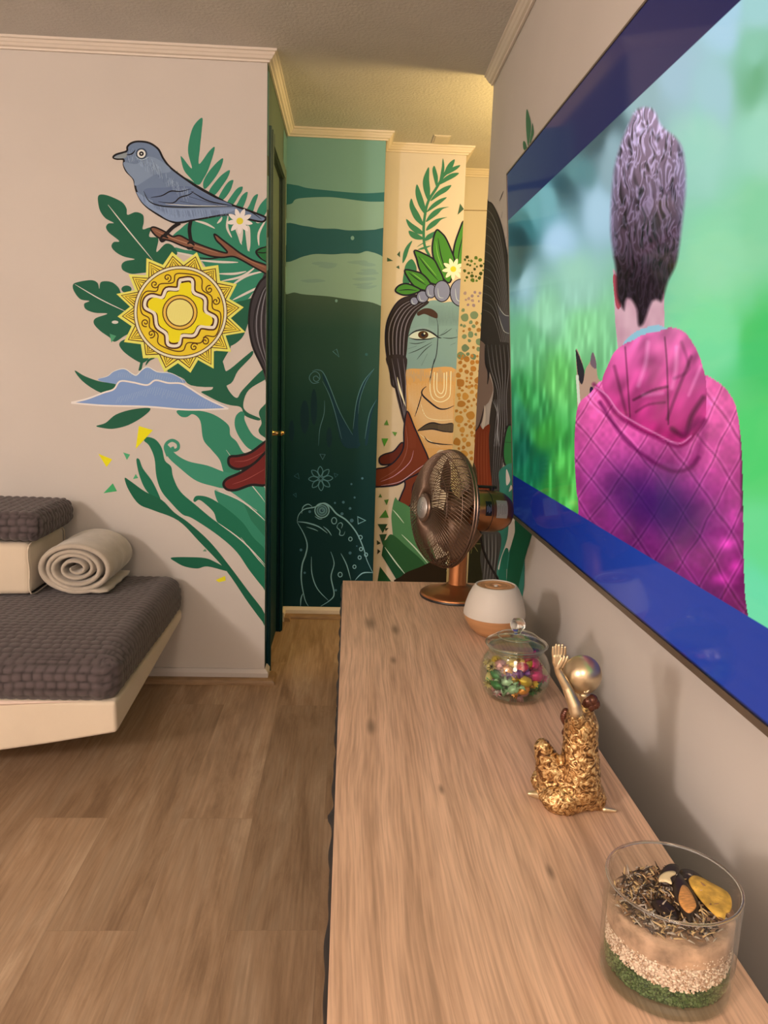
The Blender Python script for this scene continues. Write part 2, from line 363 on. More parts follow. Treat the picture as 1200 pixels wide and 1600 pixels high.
# ------------------------------------------------------------------ painted murals (paint lying on the walls)
M_paint = mat('mural_paint', (1, 1, 1), .65, spec=.22, attr='Col', bump=(900, .08, .0004))
def crom(pts, closed=True, n=6):
    P = [Vector(p) for p in pts]; k = len(P); out = []
    rng = range(k) if closed else range(k - 1)
    for i in rng:
        p0 = P[(i - 1) % k] if closed or i > 0 else P[i]; p1 = P[i]; p2 = P[(i + 1) % k]; p3 = P[(i + 2) % k] if closed or i < k - 2 else P[i + 1]
        for s in range(n):
            t = s / n
            out.append(.5 * ((2 * p1) + (p2 - p0) * t + (2 * p0 - 5 * p1 + 4 * p2 - p3) * t * t + (3 * p1 - p0 - 3 * p2 + p3) * t ** 3))
    if not closed: out.append(P[-1])
    return [tuple(p) for p in out]
class Paint:
    """collects flat shapes drawn in picture coordinates and lays them on one wall plane"""
    layers = {}
    def __init__(s, ax, val, out, crop=(0, 0, 1), ref=(208, 184, 166), clamp=None):
        s.key = (ax, val)
        s.ax, s.val, s.out, s.ref, s.cl = ax, val, out, lin(ref), clamp
        s.crop = crop; s.v = []; s.f = []; s.c = []
    def col(s, c):
        l = lin(c); return tuple(min(.85, (l[i] / s.ref[i]) ** 1.14 * WALB[i]) for i in range(3))
    def w(s, x, y):
        cx, cy, k = s.crop; p = at(cx + x / k, cy + y / k, s.ax, s.val)
        if s.cl:
            a, lo, hi = s.cl; p[a] = min(hi, max(lo, p[a]))
        p[s.ax] += s.out * (.0008 + Paint.layers.get(s.key, 0) * .000004)
        return p
    def poly(s, pts, c, smooth=True, n=5):
        if smooth: pts = crom(pts, True, n)
        tri = tessellate_polygon([[Vector((x, y, 0)) for x, y in pts]])
        k = len(s.v); s.v += [s.w(x, y) for x, y in pts]
        for t in tri: s.f.append(tuple(k + i for i in t)); s.c.append(s.col(c))
        Paint.layers[s.key] = Paint.layers.get(s.key, 0) + 1
    def line(s, pts, wd, c, smooth=True, taper=True, closed=False):
        if c == INK or c == (92, 52, 28): wd *= 1.35
        if smooth and len(pts) > 2: pts = crom(pts, closed, 5)
        elif closed: pts = list(pts)
        n = len(pts); k = len(s.v); L = []
        for i, (x, y) in enumerate(pts):
            a = pts[(i - 1) % n] if (i or closed) else pts[i]; d = pts[(i + 1) % n] if (i < n - 1 or closed) else pts[i]
            tx, ty = d[0] - a[0], d[1] - a[1]; q = math.hypot(tx, ty) or 1
            u = i / max(1, n - 1); h = wd / 2 * ((.25 + .75 * math.sin(PI * u)) if taper and not closed else 1)
            s.v.append(s.w(x - ty / q * h, y + tx / q * h)); s.v.append(s.w(x + ty / q * h, y - tx / q * h))
        for i in range(n if closed else n - 1):
            j = (i + 1) % n; s.f.append((k + 2 * i, k + 2 * i + 1, k + 2 * j + 1, k + 2 * j)); s.c.append(s.col(c))
        Paint.layers[s.key] = Paint.layers.get(s.key, 0) + 1
    def disc(s, x, y, r, c, ry=None, rot=0, n=28):
        ry = ry or r
        s.poly([(x + r * math.cos(a) * math.cos(rot) - ry * math.sin(a) * math.sin(rot), y + r * math.cos(a) * math.sin(rot) + ry * math.sin(a) * math.cos(rot)) for a in [2 * PI * i / n for i in range(n)]], c, False)
    def ring(s, x, y, r, wd, c, ry=None):
        ry = ry or r
        s.line([(x + r * math.cos(a), y + ry * math.sin(a)) for a in [2 * PI * i / 32 for i in range(32)]], wd, c, False, False, True)
    def outlined(s, pts, c, oc, wd, smooth=True):
        s.poly(pts, c, smooth); s.line(pts if not smooth else crom(pts, True, 5), wd, oc, False, False, True)
    def daisy(s, x, y, r, c, cc):
        for i in range(9):
            a = 2 * PI * i / 9 + .2; ca, sa = math.cos(a), math.sin(a)
            s.poly([(x + ca * r * .1 - sa * r * .06, y + sa * r * .1 + ca * r * .06), (x + ca * r * .6 - sa * r * .18, y + sa * r * .6 + ca * r * .18), (x + ca * r, y + sa * r), (x + ca * r * .6 + sa * r * .18, y + sa * r * .6 - ca * r * .18), (x + ca * r * .1 + sa * r * .06, y + sa * r * .1 - ca * r * .06)], c)
        s.disc(x, y, r * .26, cc)
    def build(s, name, parent, label=None):
        me = bpy.data.meshes.new(name); me.from_pydata([tuple(p) for p in s.v], [], s.f)
        a = me.color_attributes.new('Col', 'FLOAT_COLOR', 'CORNER'); d = []
        for p, c in zip(me.polygons, s.c): d += list((*c, 1)) * p.loop_total
        a.data.foreach_set('color', d); me.materials.append(M_paint)
        o = bpy.data.objects.new(name, me); C.objects.link(o); o.parent = parent
        if label: o['label'] = label
        return o
CA = (100, 160, 3.529); CB = (100, 560, 3.0769); CC = (180, 380, 6.0); CD = (400, 180, 4.0); CE = (400, 560, 3.81)
CF = (580, 220, 4.212); CG = (580, 560, 4.0); CHH = (740, 300, 6.154); CI = (730, 540, 3.81); CT = (740, 60, 5.714)
DG = (43, 98, 72); LG = (62, 132, 102); MG = (70, 140, 110); BG2 = (38, 112, 82); INK = (38, 32, 32); CREAM = (215, 195, 178)
def LP(crop): return Paint(1, YL, -1, crop, (206, 182, 165), (0, -3, XC - .0005))

# ---- left wall: leaves
p = LP(CA)
for q in ([(762, 85), (715, 130), (690, 210), (685, 280), (705, 365), (650, 300), (645, 310), (660, 370), (690, 410), (740, 455), (770, 420), (800, 360), (832, 250), (800, 270), (745, 340), (750, 250), (760, 150)],
          [(878, 310), (850, 325), (800, 380), (768, 440), (778, 478), (830, 420), (865, 360)], [(915, 375), (890, 385), (850, 420), (800, 490), (830, 512), (880, 450), (905, 410)],
          [(933, 428), (905, 440), (870, 490), (850, 535), (880, 535), (915, 490), (930, 450)], [(985, 465), (955, 475), (920, 520), (900, 555), (930, 565), (960, 520), (980, 490)],
          [(1013, 495), (985, 510), (960, 550), (945, 582), (975, 595), (1000, 550)], [(1070, 508), (1045, 520), (1020, 570), (1000, 605), (1035, 615), (1055, 560)],
          [(1125, 525), (1085, 560), (1060, 610), (1050, 650), (1080, 650), (1125, 590)], [(625, 375), (632, 395), (700, 430), (740, 455), (700, 440), (640, 410)]): p.poly(q, LG)
p.poly([(715, 650), (900, 615), (1000, 610), (1080, 665), (1125, 640), (1125, 970), (1090, 990), (1050, 1040), (1000, 1100), (930, 1150), (900, 1090), (850, 1000), (790, 920), (740, 860), (640, 835), (612, 800), (680, 815), (760, 810), (680, 780), (600, 745), (640, 700)], LG)
for a in ([(720, 652), (780, 668), (832, 695)], [(845, 668), (862, 650), (872, 632)], [(905, 625), (900, 690), (925, 745)], [(945, 640), (955, 700), (980, 785)], [(1000, 680), (1010, 745), (1022, 822)], [(1050, 640), (1070, 660), (1100, 640)],
          [(1118, 640), (1075, 720), (1075, 790)], [(740, 870), (860, 880), (960, 882)], [(850, 945), (940, 945), (1005, 932)], [(870, 985), (980, 960), (1060, 905)], [(760, 815), (640, 770), (605, 750)], [(900, 1030), (1000, 960), (1110, 930)], [(1120, 1030), (1060, 1075), (960, 1120)],
          [(615, 825), (700, 845), (735, 850)], [(930, 1090), (1010, 1050), (1110, 1000)]):
    p.line(a, 13, CREAM)
p.poly([(190, 515), (215, 508), (260, 520), (320, 550), (345, 585), (350, 620), (395, 605), (435, 620), (440, 660), (435, 700), (480, 690), (470, 740), (520, 750), (510, 825), (560, 780), (600, 790), (625, 835), (580, 860), (520, 920), (470, 935), (420, 942), (370, 945), (325, 925), (318, 895), (340, 875), (390, 865), (330, 850), (285, 825), (262, 795), (275, 770), (305, 765), (250, 720), (232, 690), (245, 668), (275, 665), (230, 640), (200, 600), (188, 550)], DG)
p.line([(243, 565), (350, 700), (490, 870)], 7, CREAM)
p.poly([(50, 1005), (80, 990), (150, 980), (185, 995), (195, 1028), (205, 990), (260, 990), (300, 1020), (320, 1060), (370, 1100), (420, 1160), (390, 1250), (330, 1290), (280, 1320), (250, 1295), (200, 1260), (165, 1220), (175, 1190), (240, 1165), (170, 1160), (120, 1140), (112, 1110), (140, 1095), (90, 1085), (55, 1040)], DG)
p.line([(60, 1003), (200, 1085), (345, 1155)], 6, CREAM)
p.disc(282, 1212, 18, CREAM, 9); p.disc(345, 1030, 28, DG, 20)
p.poly([(252, 1275), (288, 1288), (262, 1325)], (90, 150, 110), False)
p.poly([(305, 1330), (350, 1305), (440, 1330), (470, 1400), (440, 1435), (400, 1425), (330, 1375)], DG)
p.line([(440, 1400), (430, 1430), (418, 1480)], 16, DG, True, False); p.line([(500, 1410), (470, 1420), (450, 1450)], 12, DG)
p.poly([(900, 1340), (980, 1300), (1020, 1200), (1045, 1100), (1090, 1060), (1000, 1090), (940, 1110), (900, 1200)], DG)
p.poly([(840, 1370), (920, 1340), (880, 1420), (860, 1470), (900, 1480), (1000, 1400), (1040, 1370), (1035, 1400), (960, 1480), (900, 1560), (700, 1560), (640, 1480), (560, 1440), (700, 1400)], DG)
p.poly([(848, 1480), (872, 1500), (850, 1512)], CREAM, False)
p.poly([(1125, 795), (1095, 800), (1065, 825), (1080, 845), (1125, 880)], (50, 110, 60)); p.line([(1060, 825), (1095, 830), (1125, 826)], 5, INK); p.line([(1125, 795), (1085, 805), (1060, 825), (1085, 860), (1125, 885)], 9, INK)
p.crop = CB
p.poly([(520, 20), (640, 20), (700, 40), (740, 20), (750, -20), (765, 20), (790, 70), (860, 0), (890, -5), (840, 55), (785, 110), (790, 150), (830, 190), (860, 150), (960, 50), (985, 60), (985, 90), (890, 150), (862, 220), (880, 258), (942, 288), (930, 298), (870, 275), (850, 235), (800, 225), (750, 210), (690, 180), (660, 160), (710, 150), (715, 125), (690, 115), (640, 130), (600, 115), (560, 90), (500, 70)], DG)
p.poly([(985, 222), (955, 232), (937, 262), (950, 310), (935, 345), (950, 370), (985, 372)], DG)
p.poly([(52, 58), (100, 85), (170, 110), (250, 125), (245, 155), (190, 168), (130, 140), (80, 100)], DG)
p.poly([(155, 325), (200, 310), (250, 270), (330, 245), (415, 240), (380, 280), (310, 320), (240, 338), (190, 335)], DG)
# light green leaf bodies
p.poly([(545, 250), (560, 278), (590, 282), (620, 268), (655, 300), (670, 390), (710, 440), (750, 490), (775, 560), (850, 640), (985, 790), (985, 700), (900, 480), (860, 450), (830, 400), (800, 370), (790, 320), (720, 270), (640, 250)], LG)
p.poly([(850, 255), (825, 280), (822, 330), (850, 390), (900, 440), (985, 445), (985, 415), (910, 370), (870, 300), (868, 265)], LG)
p.poly([(490, 415), (498, 470), (560, 530), (640, 590), (740, 620), (800, 640), (985, 760), (985, 640), (850, 560), (770, 545), (690, 515), (600, 495), (540, 462), (508, 425)], MG)
p.line([(500, 470), (487, 430), (497, 405), (522, 394), (547, 408), (549, 432), (530, 442), (520, 425)], 15, MG, True, False)
p.poly([(725, 632), (740, 690), (790, 750), (860, 810), (985, 930), (985, 790), (860, 690), (770, 650)], LG)
p.poly([(860, 690), (985, 790), (985, 860), (900, 780)], (52, 118, 88), False)
p.line([(780, 440), (880, 580), (985, 710)], 5, CREAM); p.line([(725, 632), (860, 690), (985, 795)], 6, CREAM)
p.poly([(385, 395), (400, 378), (440, 390), (470, 430), (485, 490), (515, 520), (525, 570), (560, 640), (640, 710), (740, 790), (830, 830), (920, 910), (985, 985), (985, 1120), (900, 1030), (830, 930), (740, 850), (620, 770), (570, 750), (520, 700), (470, 640), (445, 570), (435, 480), (410, 420)], BG2)
p.poly([(348, 490), (362, 485), (380, 530), (430, 600), (468, 695), (400, 640), (365, 570)], BG2)
p.poly([(292, 575), (320, 590), (390, 640), (470, 680), (530, 740), (600, 790), (700, 880), (790, 990), (880, 1110), (985, 1250), (985, 1300), (890, 1180), (780, 1020), (650, 880), (550, 780), (430, 730), (360, 700), (310, 630)], (35, 100, 72))
p.poly([(515, 958), (600, 955), (680, 960), (730, 980), (805, 1022), (780, 1022), (690, 1000), (640, 1010), (580, 1000), (540, 980)], (35, 100, 72))
p.poly([(622, 680), (640, 660), (700, 670), (780, 720), (860, 790), (910, 860), (985, 940), (985, 1020), (880, 910), (800, 840), (740, 790), (720, 740), (680, 700), (650, 680), (630, 690)], BG2)
p.line([(740, 790), (860, 880), (985, 1010)], 6, CREAM); p.line([(850, 860), (930, 960), (985, 1020)], 4, CREAM)
for q, c in (([(360, 325), (428, 345), (345, 435)], (235, 215, 30)), ([(165, 458), (232, 485), (205, 522)], (235, 215, 30)), ([(730, 1065), (775, 1045), (778, 1068), (745, 1076)], (235, 205, 40)),
             ([(285, 452), (318, 462), (303, 488)], (90, 165, 115)), ([(190, 648), (235, 600), (255, 638)], (80, 165, 105)), ([(332, 580), (345, 555), (357, 575)], (90, 165, 115)), ([(667, 927), (678, 915), (687, 928)], (120, 140, 110))):
    p.poly(q, c, False)
p.build('painted_leaves', wall_left, 'green painted leaves and small yellow and green triangles')

p = LP(CB)
p.poly([(165, 98), (210, 85), (240, 62), (290, 50), (330, 75), (350, 80), (375, 55), (405, 42), (450, 65), (510, 70), (560, 95), (575, 120), (400, 140), (200, 115)], (140, 155, 185))
p.line([(165, 98), (210, 85), (240, 62), (290, 50), (330, 75), (350, 80), (375, 55), (405, 42), (450, 65), (510, 70), (560, 95), (575, 120)], 5, (225, 215, 210))
p.poly([(35, 212), (110, 195), (190, 165), (240, 148), (270, 110), (330, 115), (400, 128), (440, 105), (500, 118), (560, 120), (600, 140), (680, 190), (790, 242), (600, 245), (400, 230), (200, 225)], (138, 153, 186))
p.line([(35, 212), (110, 195), (190, 165), (240, 148), (270, 110), (330, 115), (400, 128), (440, 105), (500, 118), (560, 120), (600, 140), (680, 190), (790, 242)], 8, (235, 222, 215), True, False)
p.line([(790, 242), (600, 247), (400, 232), (200, 227), (35, 214)], 8, (235, 222, 215), True, False)
for i in range(46):
    x = 250 + i * 11; y0 = 130 + abs(x - 430) * .28; p.line([(x + 12, y0 + 5), (x, y0 + R.uniform(30, 50))], 2.5, (195, 200, 215), False)
for i in range(16):
    x = 390 + i * 11; p.line([(x + 6, 62 + i * 3), (x, 95 + i * 1.5)], 2.5, (195, 200, 215), False)
for i in range(7):
    x = 260 + i * 10; p.line([(x + 6, 68), (x, 92)], 2.5, (195, 200, 215), False)
p.build('painted_mountains', wall_left, 'pale blue painted mountain range with white outlines')

# ---- red fingers and hair reaching to the corner
p = LP(CB)
p.outlined([(985, 395), (900, 450), (840, 468), (800, 472), (790, 492), (800, 518), (840, 532), (900, 515), (985, 475)], (120, 42, 38), INK, 9)
p.outlined([(985, 450), (920, 500), (850, 548), (785, 578), (767, 605), (785, 630), (830, 632), (900, 608), (985, 598)], (120, 42, 38), INK, 9)
p.line([(820, 495), (880, 490), (960, 450)], 3, (165, 85, 75)); p.line([(810, 605), (880, 580), (970, 530)], 3, (165, 85, 75))
p.crop = CA
HAIR = [(1130, 950), (1085, 985), (1050, 1050), (1030, 1110), (1020, 1220), (1040, 1340), (1085, 1440), (1130, 1530)]
p.poly(HAIR, (72, 62, 62)); p.line(HAIR[:], 9, INK, True, False)
for k in range(7):
    d = 10 + k * 13; p.line([(1130, 985 + d * .9), (1085 + d * .5, 1040 + d * .4), (1040 + d, 1180), (1050 + d * .9, 1320), (1130, 1500 - d * .6)], 4, (150, 140, 138) if k % 2 else INK)
p.build('painted_hair_and_fingers', wall_left, 'dark hair and two red fingers painted at the wall corner')

# ---- branch, bird, daisy
p = LP(CA)
p.outlined([(480, 702), (498, 688), (560, 715), (600, 740), (640, 735), (700, 765), (820, 810), (900, 830), (870, 790), (840, 760), (828, 728), (845, 735), (870, 755), (930, 800), (970, 830), (1040, 870), (1130, 905), (1130, 948), (1060, 915), (980, 870), (930, 850), (870, 855), (800, 845), (720, 815), (650, 790), (590, 765), (520, 745)], (140, 92, 70), INK, 7)
p.line([(500, 705), (600, 750), (720, 790), (850, 830)], 4, (190, 140, 110)); p.line([(735, 855), (800, 862), (900, 850)], 6, INK)
p.line([(950, 835), (1040, 880), (1120, 915)], 5, (170, 115, 85))
p.build('painted_branch', wall_left, 'brown painted branch')
p = LP(CA); BODY = [(272, 303), (290, 287), (345, 270), (350, 245), (372, 225), (410, 216), (470, 224), (520, 258), (548, 310), (590, 362), (680, 430), (760, 482), (900, 555), (1000, 590), (1100, 628), (1112, 642), (1095, 658), (1040, 650), (930, 622), (850, 625), (770, 640), (710, 650), (650, 662), (600, 660), (520, 620), (440, 560), (400, 490), (385, 425), (345, 380), (330, 345), (328, 315), (290, 312)]
for q in ([(700, 650), (692, 700), (700, 760), (715, 775)], [(640, 665), (600, 690), (555, 735)]): p.line(q, 15, INK, True, False)
for q in ([(525, 745), (540, 765), (565, 755)], [(530, 750), (550, 735), (575, 750)], [(675, 795), (690, 805), (715, 800)], [(680, 780), (700, 772), (720, 790)]): p.line(q, 12, INK)
p.outlined(BODY, (122, 130, 148), INK, 8)
p.poly([(280, 301), (345, 277), (345, 300), (330, 308), (290, 309)], (150, 148, 145))
p.poly([(330, 330), (400, 340), (470, 300), (545, 330), (590, 380), (500, 400), (400, 460), (385, 425), (345, 378)], (138, 145, 160))
p.poly([(445, 480), (560, 470), (700, 465), (800, 515), (930, 570), (780, 575), (640, 578), (530, 568), (470, 540)], (112, 120, 142))
p.poly([(400, 495), (440, 560), (520, 615), (600, 655), (710, 645), (850, 620), (930, 600), (930, 585), (780, 585), (600, 585), (500, 565), (440, 520)], (140, 148, 168))
for i in range(190):
    t = R.random(); x = 350 + t * 330 ; y = 250 + R.uniform(0, 60) + max(0, (x - 400)) * .72
    if x > 540: y += 20
    p.line([(x, y), (x + R.uniform(3, 10), y + R.uniform(22, 40))], 4.2, R.choice([(165, 172, 188), (95, 102, 122), (185, 190, 202)]), False)
for i in range(90):
    x = 430 + i * 5.2; y = 510 + (x - 430) * (.55 if x < 600 else .14) + (0 if x < 600 else 68)
    if x > 600: y = 595 + R.uniform(-5, 5)
    p.line([(x, y), (x + 8, y + R.uniform(25, 45))], 4.0, R.choice([(175, 182, 198), (100, 108, 130)]), False)
for q in ([(440, 490), (470, 545), (530, 570), (640, 578), (780, 577), (940, 574)], [(480, 525), (540, 515), (590, 490), (640, 492), (700, 478)], [(520, 548), (600, 555), (640, 525), (690, 510), (715, 490)], [(590, 365), (700, 440), (900, 552)], [(700, 490), (800, 545), (930, 570)], [(640, 545), (760, 570)], [(690, 520), (850, 568)]):
    p.line(q, 5, INK)
p.line([(560, 560), (700, 570), (900, 572)], 4, (220, 220, 225)); p.line([(950, 580), (1030, 605), (1090, 645)], 4, INK)
p.line([(345, 290), (375, 285), (395, 262)], 5, INK); p.line([(395, 300), (430, 318), (470, 300)], 4, (190, 195, 205))
p.disc(428, 284, 31, (70, 78, 92)); p.disc(428, 284, 23, (225, 222, 212)); p.disc(428, 284, 13, INK); p.disc(428, 284, 4, (225, 222, 212))
p.build('painted_bird', wall_left, 'grey blue painted bird')
p = LP(CA); p.poly([(945, 690), (985, 690), (985, 750), (975, 780), (960, 740)], CREAM); p.poly([(1000, 690), (1025, 690), (1028, 790), (1015, 820), (1005, 760)], CREAM)
p.daisy(970, 655, 72, (235, 228, 205), (222, 196, 60)); p.build('painted_daisy', wall_left, 'small white painted daisy with yellow centre')

# ---- sun disc
p = LP(CC); cx, cy = 613, 650
TIPS = [(540, 125), (755, 130), (940, 240), (1100, 405), (1160, 605), (1175, 820), (1050, 990), (900, 1135), (700, 1170), (475, 1165), (290, 1045), (125, 905), (70, 685), (60, 490), (165, 320), (320, 180)]
def star(scale_t, rin):
    out = []
    for i, (x, y) in enumerate(TIPS):
        x2, y2 = TIPS[(i + 1) % 16]
        out.append((cx + (x - cx) * scale_t, cy + (y - cy) * scale_t))
        mx_, my_ = (x + x2) / 2 - cx, (y + y2) / 2 - cy; q = math.hypot(mx_, my_); out.append((cx + mx_ / q * rin, cy + my_ / q * rin))
    return out
DK = (92, 52, 28)
p.poly(star(1.085, 475), (225, 218, 105), False); p.poly(star(1.0, 425), (232, 200, 75), False); p.line(star(1.0, 436), 9, DK, False, False, True)
for i, (x, y) in enumerate(TIPS):
    a = math.atan2(y - cy, x - cx); q = math.hypot(x - cx, y - cy)
    for k, (tp, hw) in enumerate(((.74, 50), (.50, 26))):
        tipr = 430 + (q - 430) * tp; nx, ny = -math.sin(a), math.cos(a)
        T3 = [(cx + math.cos(a) * 425 + nx * hw, cy + math.sin(a) * 425 + ny * hw), (cx + math.cos(a) * tipr, cy + math.sin(a) * tipr), (cx + math.cos(a) * 425 - nx * hw, cy + math.sin(a) * 425 - ny * hw)]
        p.line(T3, 7, DK, False, False)
p.disc(cx, cy, 440, DK, n=64); p.disc(cx, cy, 432, (228, 212, 175), n=64); p.disc(cx, cy, 411, DK, n=64); p.disc(cx, cy, 403, (228, 190, 52), n=64)
LOBE = [(625, 345), (720, 345), (735, 460), (840, 520), (850, 640), (940, 700), (930, 780), (890, 790), (795, 785), (740, 865), (625, 870), (595, 955), (500, 950), (480, 850), (395, 780), (370, 660), (285, 605), (290, 530), (345, 495), (440, 510), (485, 435), (590, 430), (608, 360)]
OUT2 = [(565, 295), (640, 285), (770, 305), (815, 345), (820, 440), (905, 500), (915, 610), (985, 650), (985, 760), (940, 870), (850, 870), (800, 935), (680, 935), (640, 1005), (560, 1010), (440, 965), (400, 925), (400, 850), (325, 790), (320, 705), (250, 655), (240, 540), (290, 455), (390, 450), (420, 385), (545, 370)]
p.line(OUT2, 8, DK, True, False, True); p.line(LOBE, 44, DK, True, False, True); p.line(LOBE, 28, (235, 222, 185), True, False, True)
def shr(P, k): return [(cx + (x - cx) * k, cy + (y - cy) * k) for x, y in P]
p.poly(shr(LOBE, .90), (232, 205, 35))
p.disc(cx - 5, cy, 166, DK); p.disc(cx - 5, cy, 156, (228, 180, 80)); p.disc(cx - 5, cy, 133, DK); p.disc(cx - 5, cy, 122, (235, 215, 125))
for i in range(14): p.line([(500 + i * 16, 600 - 30 * math.sin(i / 13 * PI)), (512 + i * 16, 700 + 40 * math.sin(i / 13 * PI))], 3, (215, 180, 60), False)
for (x, y, a0, sg) in ((490, 325, -1.0, 1), (372, 385, 2.5, -1), (885, 435, 2.6, 1), (945, 545, 1.2, -1), (285, 745, 3.6, -1), (340, 850, -.5, 1), (742, 975, 3.3, 1), (845, 920, .3, -1)):
    p.line([(x + (4 + 36 * t / 14) * math.cos(a0 + sg * t * .62), y + (4 + 36 * t / 14) * math.sin(a0 + sg * t * .62)) for t in range(15)], 8, DK, True, False)
p.build('painted_sun', wall_left, 'yellow painted sun disc with zigzag rays and brown outlines')

# ---- teal end wall
TREF = (222, 178, 112); TREF2 = (180, 148, 106)
def TP(crop): return Paint(1, YT, -1, crop, TREF2, (0, XC + .001, XT - .0005))
p = TP(CD); LT = (122, 132, 98)
p.poly([(170, 100), (840, 100), (840, 485), (700, 488), (600, 484), (450, 470), (320, 455), (250, 437), (170, 440)], (110, 126, 94))
p.poly([(170, 562), (190, 560), (225, 552), (245, 528), (290, 518), (400, 512), (500, 515), (650, 535), (730, 541), (840, 534), (840, 715), (720, 718), (580, 720), (500, 710), (400, 708), (300, 692), (170, 688)], LT)
p.poly([(170, 908), (300, 882), (370, 868), (480, 870), (560, 864), (640, 864), (690, 850), (740, 860), (840, 882), (840, 1175), (700, 1165), (560, 1148), (450, 1132), (300, 1120), (240, 1108), (170, 1104)], (126, 134, 98))
p.poly([(170, 440), (250, 437), (320, 455), (450, 470), (600, 484), (700, 488), (840, 485), (840, 534), (730, 541), (650, 535), (500, 515), (400, 512), (290, 518), (245, 528), (225, 552), (190, 560), (170, 562)], (50, 88, 70))
p.poly([(170, 688), (300, 692), (400, 708), (500, 710), (580, 720), (720, 718), (840, 715), (840, 882), (740, 860), (690, 850), (640, 864), (560, 864), (480, 870), (370, 868), (300, 882), (170, 908)], (46, 78, 64))
for i in range(10):
    x = R.uniform(260, 680); y = R.uniform(905, 1090); p.poly([(x, y), (x + R.uniform(60, 130), y - 10), (x + R.uniform(100, 180), y + 5), (x + 60, y + 14)], (118, 126, 96))
p.disc(603, 768, 11, (115, 130, 100), 13); p.disc(502, 1160, 8, (115, 130, 100), 10)
p.build('painted_bands', wall_teal, 'grey green painted wavy bands')
p = TP(CE); LN = (88, 112, 95); DT = (24, 52, 50)
p.poly([(400, 85), (440, 180), (500, 330), (580, 455), (620, 520), (520, 520), (470, 340), (440, 210), (400, 125)], DT)
p.line([(375, 120), (360, 105), (343, 112), (345, 130), (362, 138), (380, 120), (375, 92), (350, 78), (325, 95), (318, 122), (340, 148), (375, 142)], 4, LN, True, False)
p.line([(335, 75), (365, 68), (400, 85), (440, 170), (500, 320), (575, 455)], 5, LN); p.line([(395, 135), (435, 215), (470, 320), (510, 480)], 4, LN)
p.poly([(700, 65), (640, 140), (600, 260), (578, 400), (585, 520), (612, 520), (608, 380), (620, 240), (660, 140)], DT)
p.line([(705, 60), (640, 140), (598, 260), (578, 420)], 5, LN); p.line([(705, 60), (655, 140), (620, 240), (608, 330)], 3, LN); p.line([(718, 245), (675, 330), (648, 480)], 4, LN)
p.poly([(728, 230), (690, 330), (665, 500), (650, 500), (680, 330)], DT)
for (x, y, w_, hh) in ((290, 350, 26, 100), (345, 290, 19, 108), (212, 430, 16, 62), (436, 470, 17, 60)):
    p.disc(x, y, w_, (22, 48, 42), hh); p.line([(x + 5, y + hh), (x + 12, y + hh + 90)], 6, (22, 48, 42), False)
p.line([(408, 250), (405, 330), (380, 420), (372, 520)], 4, LN)
for i in range(8):
    a = PI / 8 + i * PI / 4; ca, sa = math.cos(a + .35), math.sin(a + .35); X, Y = 385, 715
    p.line([(X + ca * 14, Y + sa * 14), (X + ca * 45 - sa * 15, Y + sa * 45 + ca * 15), (X + ca * 72, Y + sa * 72), (X + ca * 45 + sa * 15, Y + sa * 45 - ca * 15)], 4.5, (92, 120, 102), True, False, True)
p.ring(385, 715, 10, 4, LN)
for q, c in (([(380, 570), (412, 572), (397, 602)], LN), ([(227, 700), (250, 684), (258, 718)], (60, 90, 76)), ([(465, 684), (488, 692), (472, 708)], (60, 90, 76)), ([(605, 942), (652, 965), (608, 985)], (120, 145, 120)), ([(222, 810), (238, 802), (240, 826)], (60, 90, 76))):
    p.line(q, 5 if c[0] < 100 else 8, c, False, False, True)
FR = (128, 148, 122)
for q, w_ in (([(245, 970), (255, 930), (290, 897), (350, 885), (400, 862), (440, 880), (480, 925), (540, 965), (600, 1040), (640, 1130), (660, 1200), (700, 1285)], 9), ([(245, 972), (300, 978), (370, 1000), (425, 1040)], 8), ([(400, 1000), (430, 1025), (450, 1055)], 6), ([(300, 1003), (340, 1015), (370, 1028)], 5),
              ([(245, 975), (285, 1045), (305, 1110), (295, 1170), (275, 1230), (270, 1320), (290, 1430), (312, 1475)], 8), ([(272, 925), (280, 885), (310, 868), (335, 882)], 6), ([(330, 1180), (333, 1280), (365, 1370), (430, 1440)], 6), ([(445, 1150), (465, 1220), (447, 1300), (465, 1400), (440, 1440), (385, 1475)], 7),
              ([(505, 1160), (540, 1230), (565, 1320)], 6), ([(590, 1320), (635, 1278), (700, 1275)], 7), ([(265, 1475), (268, 1430), (278, 1400)], 6), ([(490, 985), (482, 1005), (500, 1025), (498, 1050), (520, 1052), (530, 1030)], 5), ([(488, 985), (505, 978), (515, 990), (508, 1012)], 5), ([(350, 940), (375, 955), (395, 955)], 5)):
    p.line(q, w_, FR)
p.ring(393, 905, 42, 7, FR); p.disc(393, 905, 33, (95, 118, 98)); p.ring(393, 905, 22, 4, DT); p.disc(393, 905, 9, DT); p.disc(395, 903, 3, FR)
p.ring(465, 966, 15, 5, FR, 19)
for (x, y, r) in ((562, 1075, 10), (625, 1135, 9), (617, 1185, 9), (586, 1240, 9), (501, 1287, 12), (622, 1065, 10), (655, 1168, 9)): p.ring(x, y, r, 5, FR, r * 1.15)
for (x, y, r) in ((560, 1158, 9), (268, 1140, 8), (290, 1276, 7), (633, 714, 7), (568, 748, 6), (520, 856, 8), (470, 860, 6), (560, 893, 8), (587, 828, 6), (512, 925, 9), (570, 965, 11), (320, 912, 8), (475, 1380, 7), (600, 1117, 4)): p.disc(x, y, r, (78, 104, 92))
p.crop = CD; p.line([(480, 1476), (504, 1462), (520, 1512)], 5, LN, False, False, True); p.disc(690, 1495, 9, (55, 84, 68))
p.build('painted_frog_and_reeds', wall_teal, 'thin pale outline drawing of a frog, a flower and reeds')
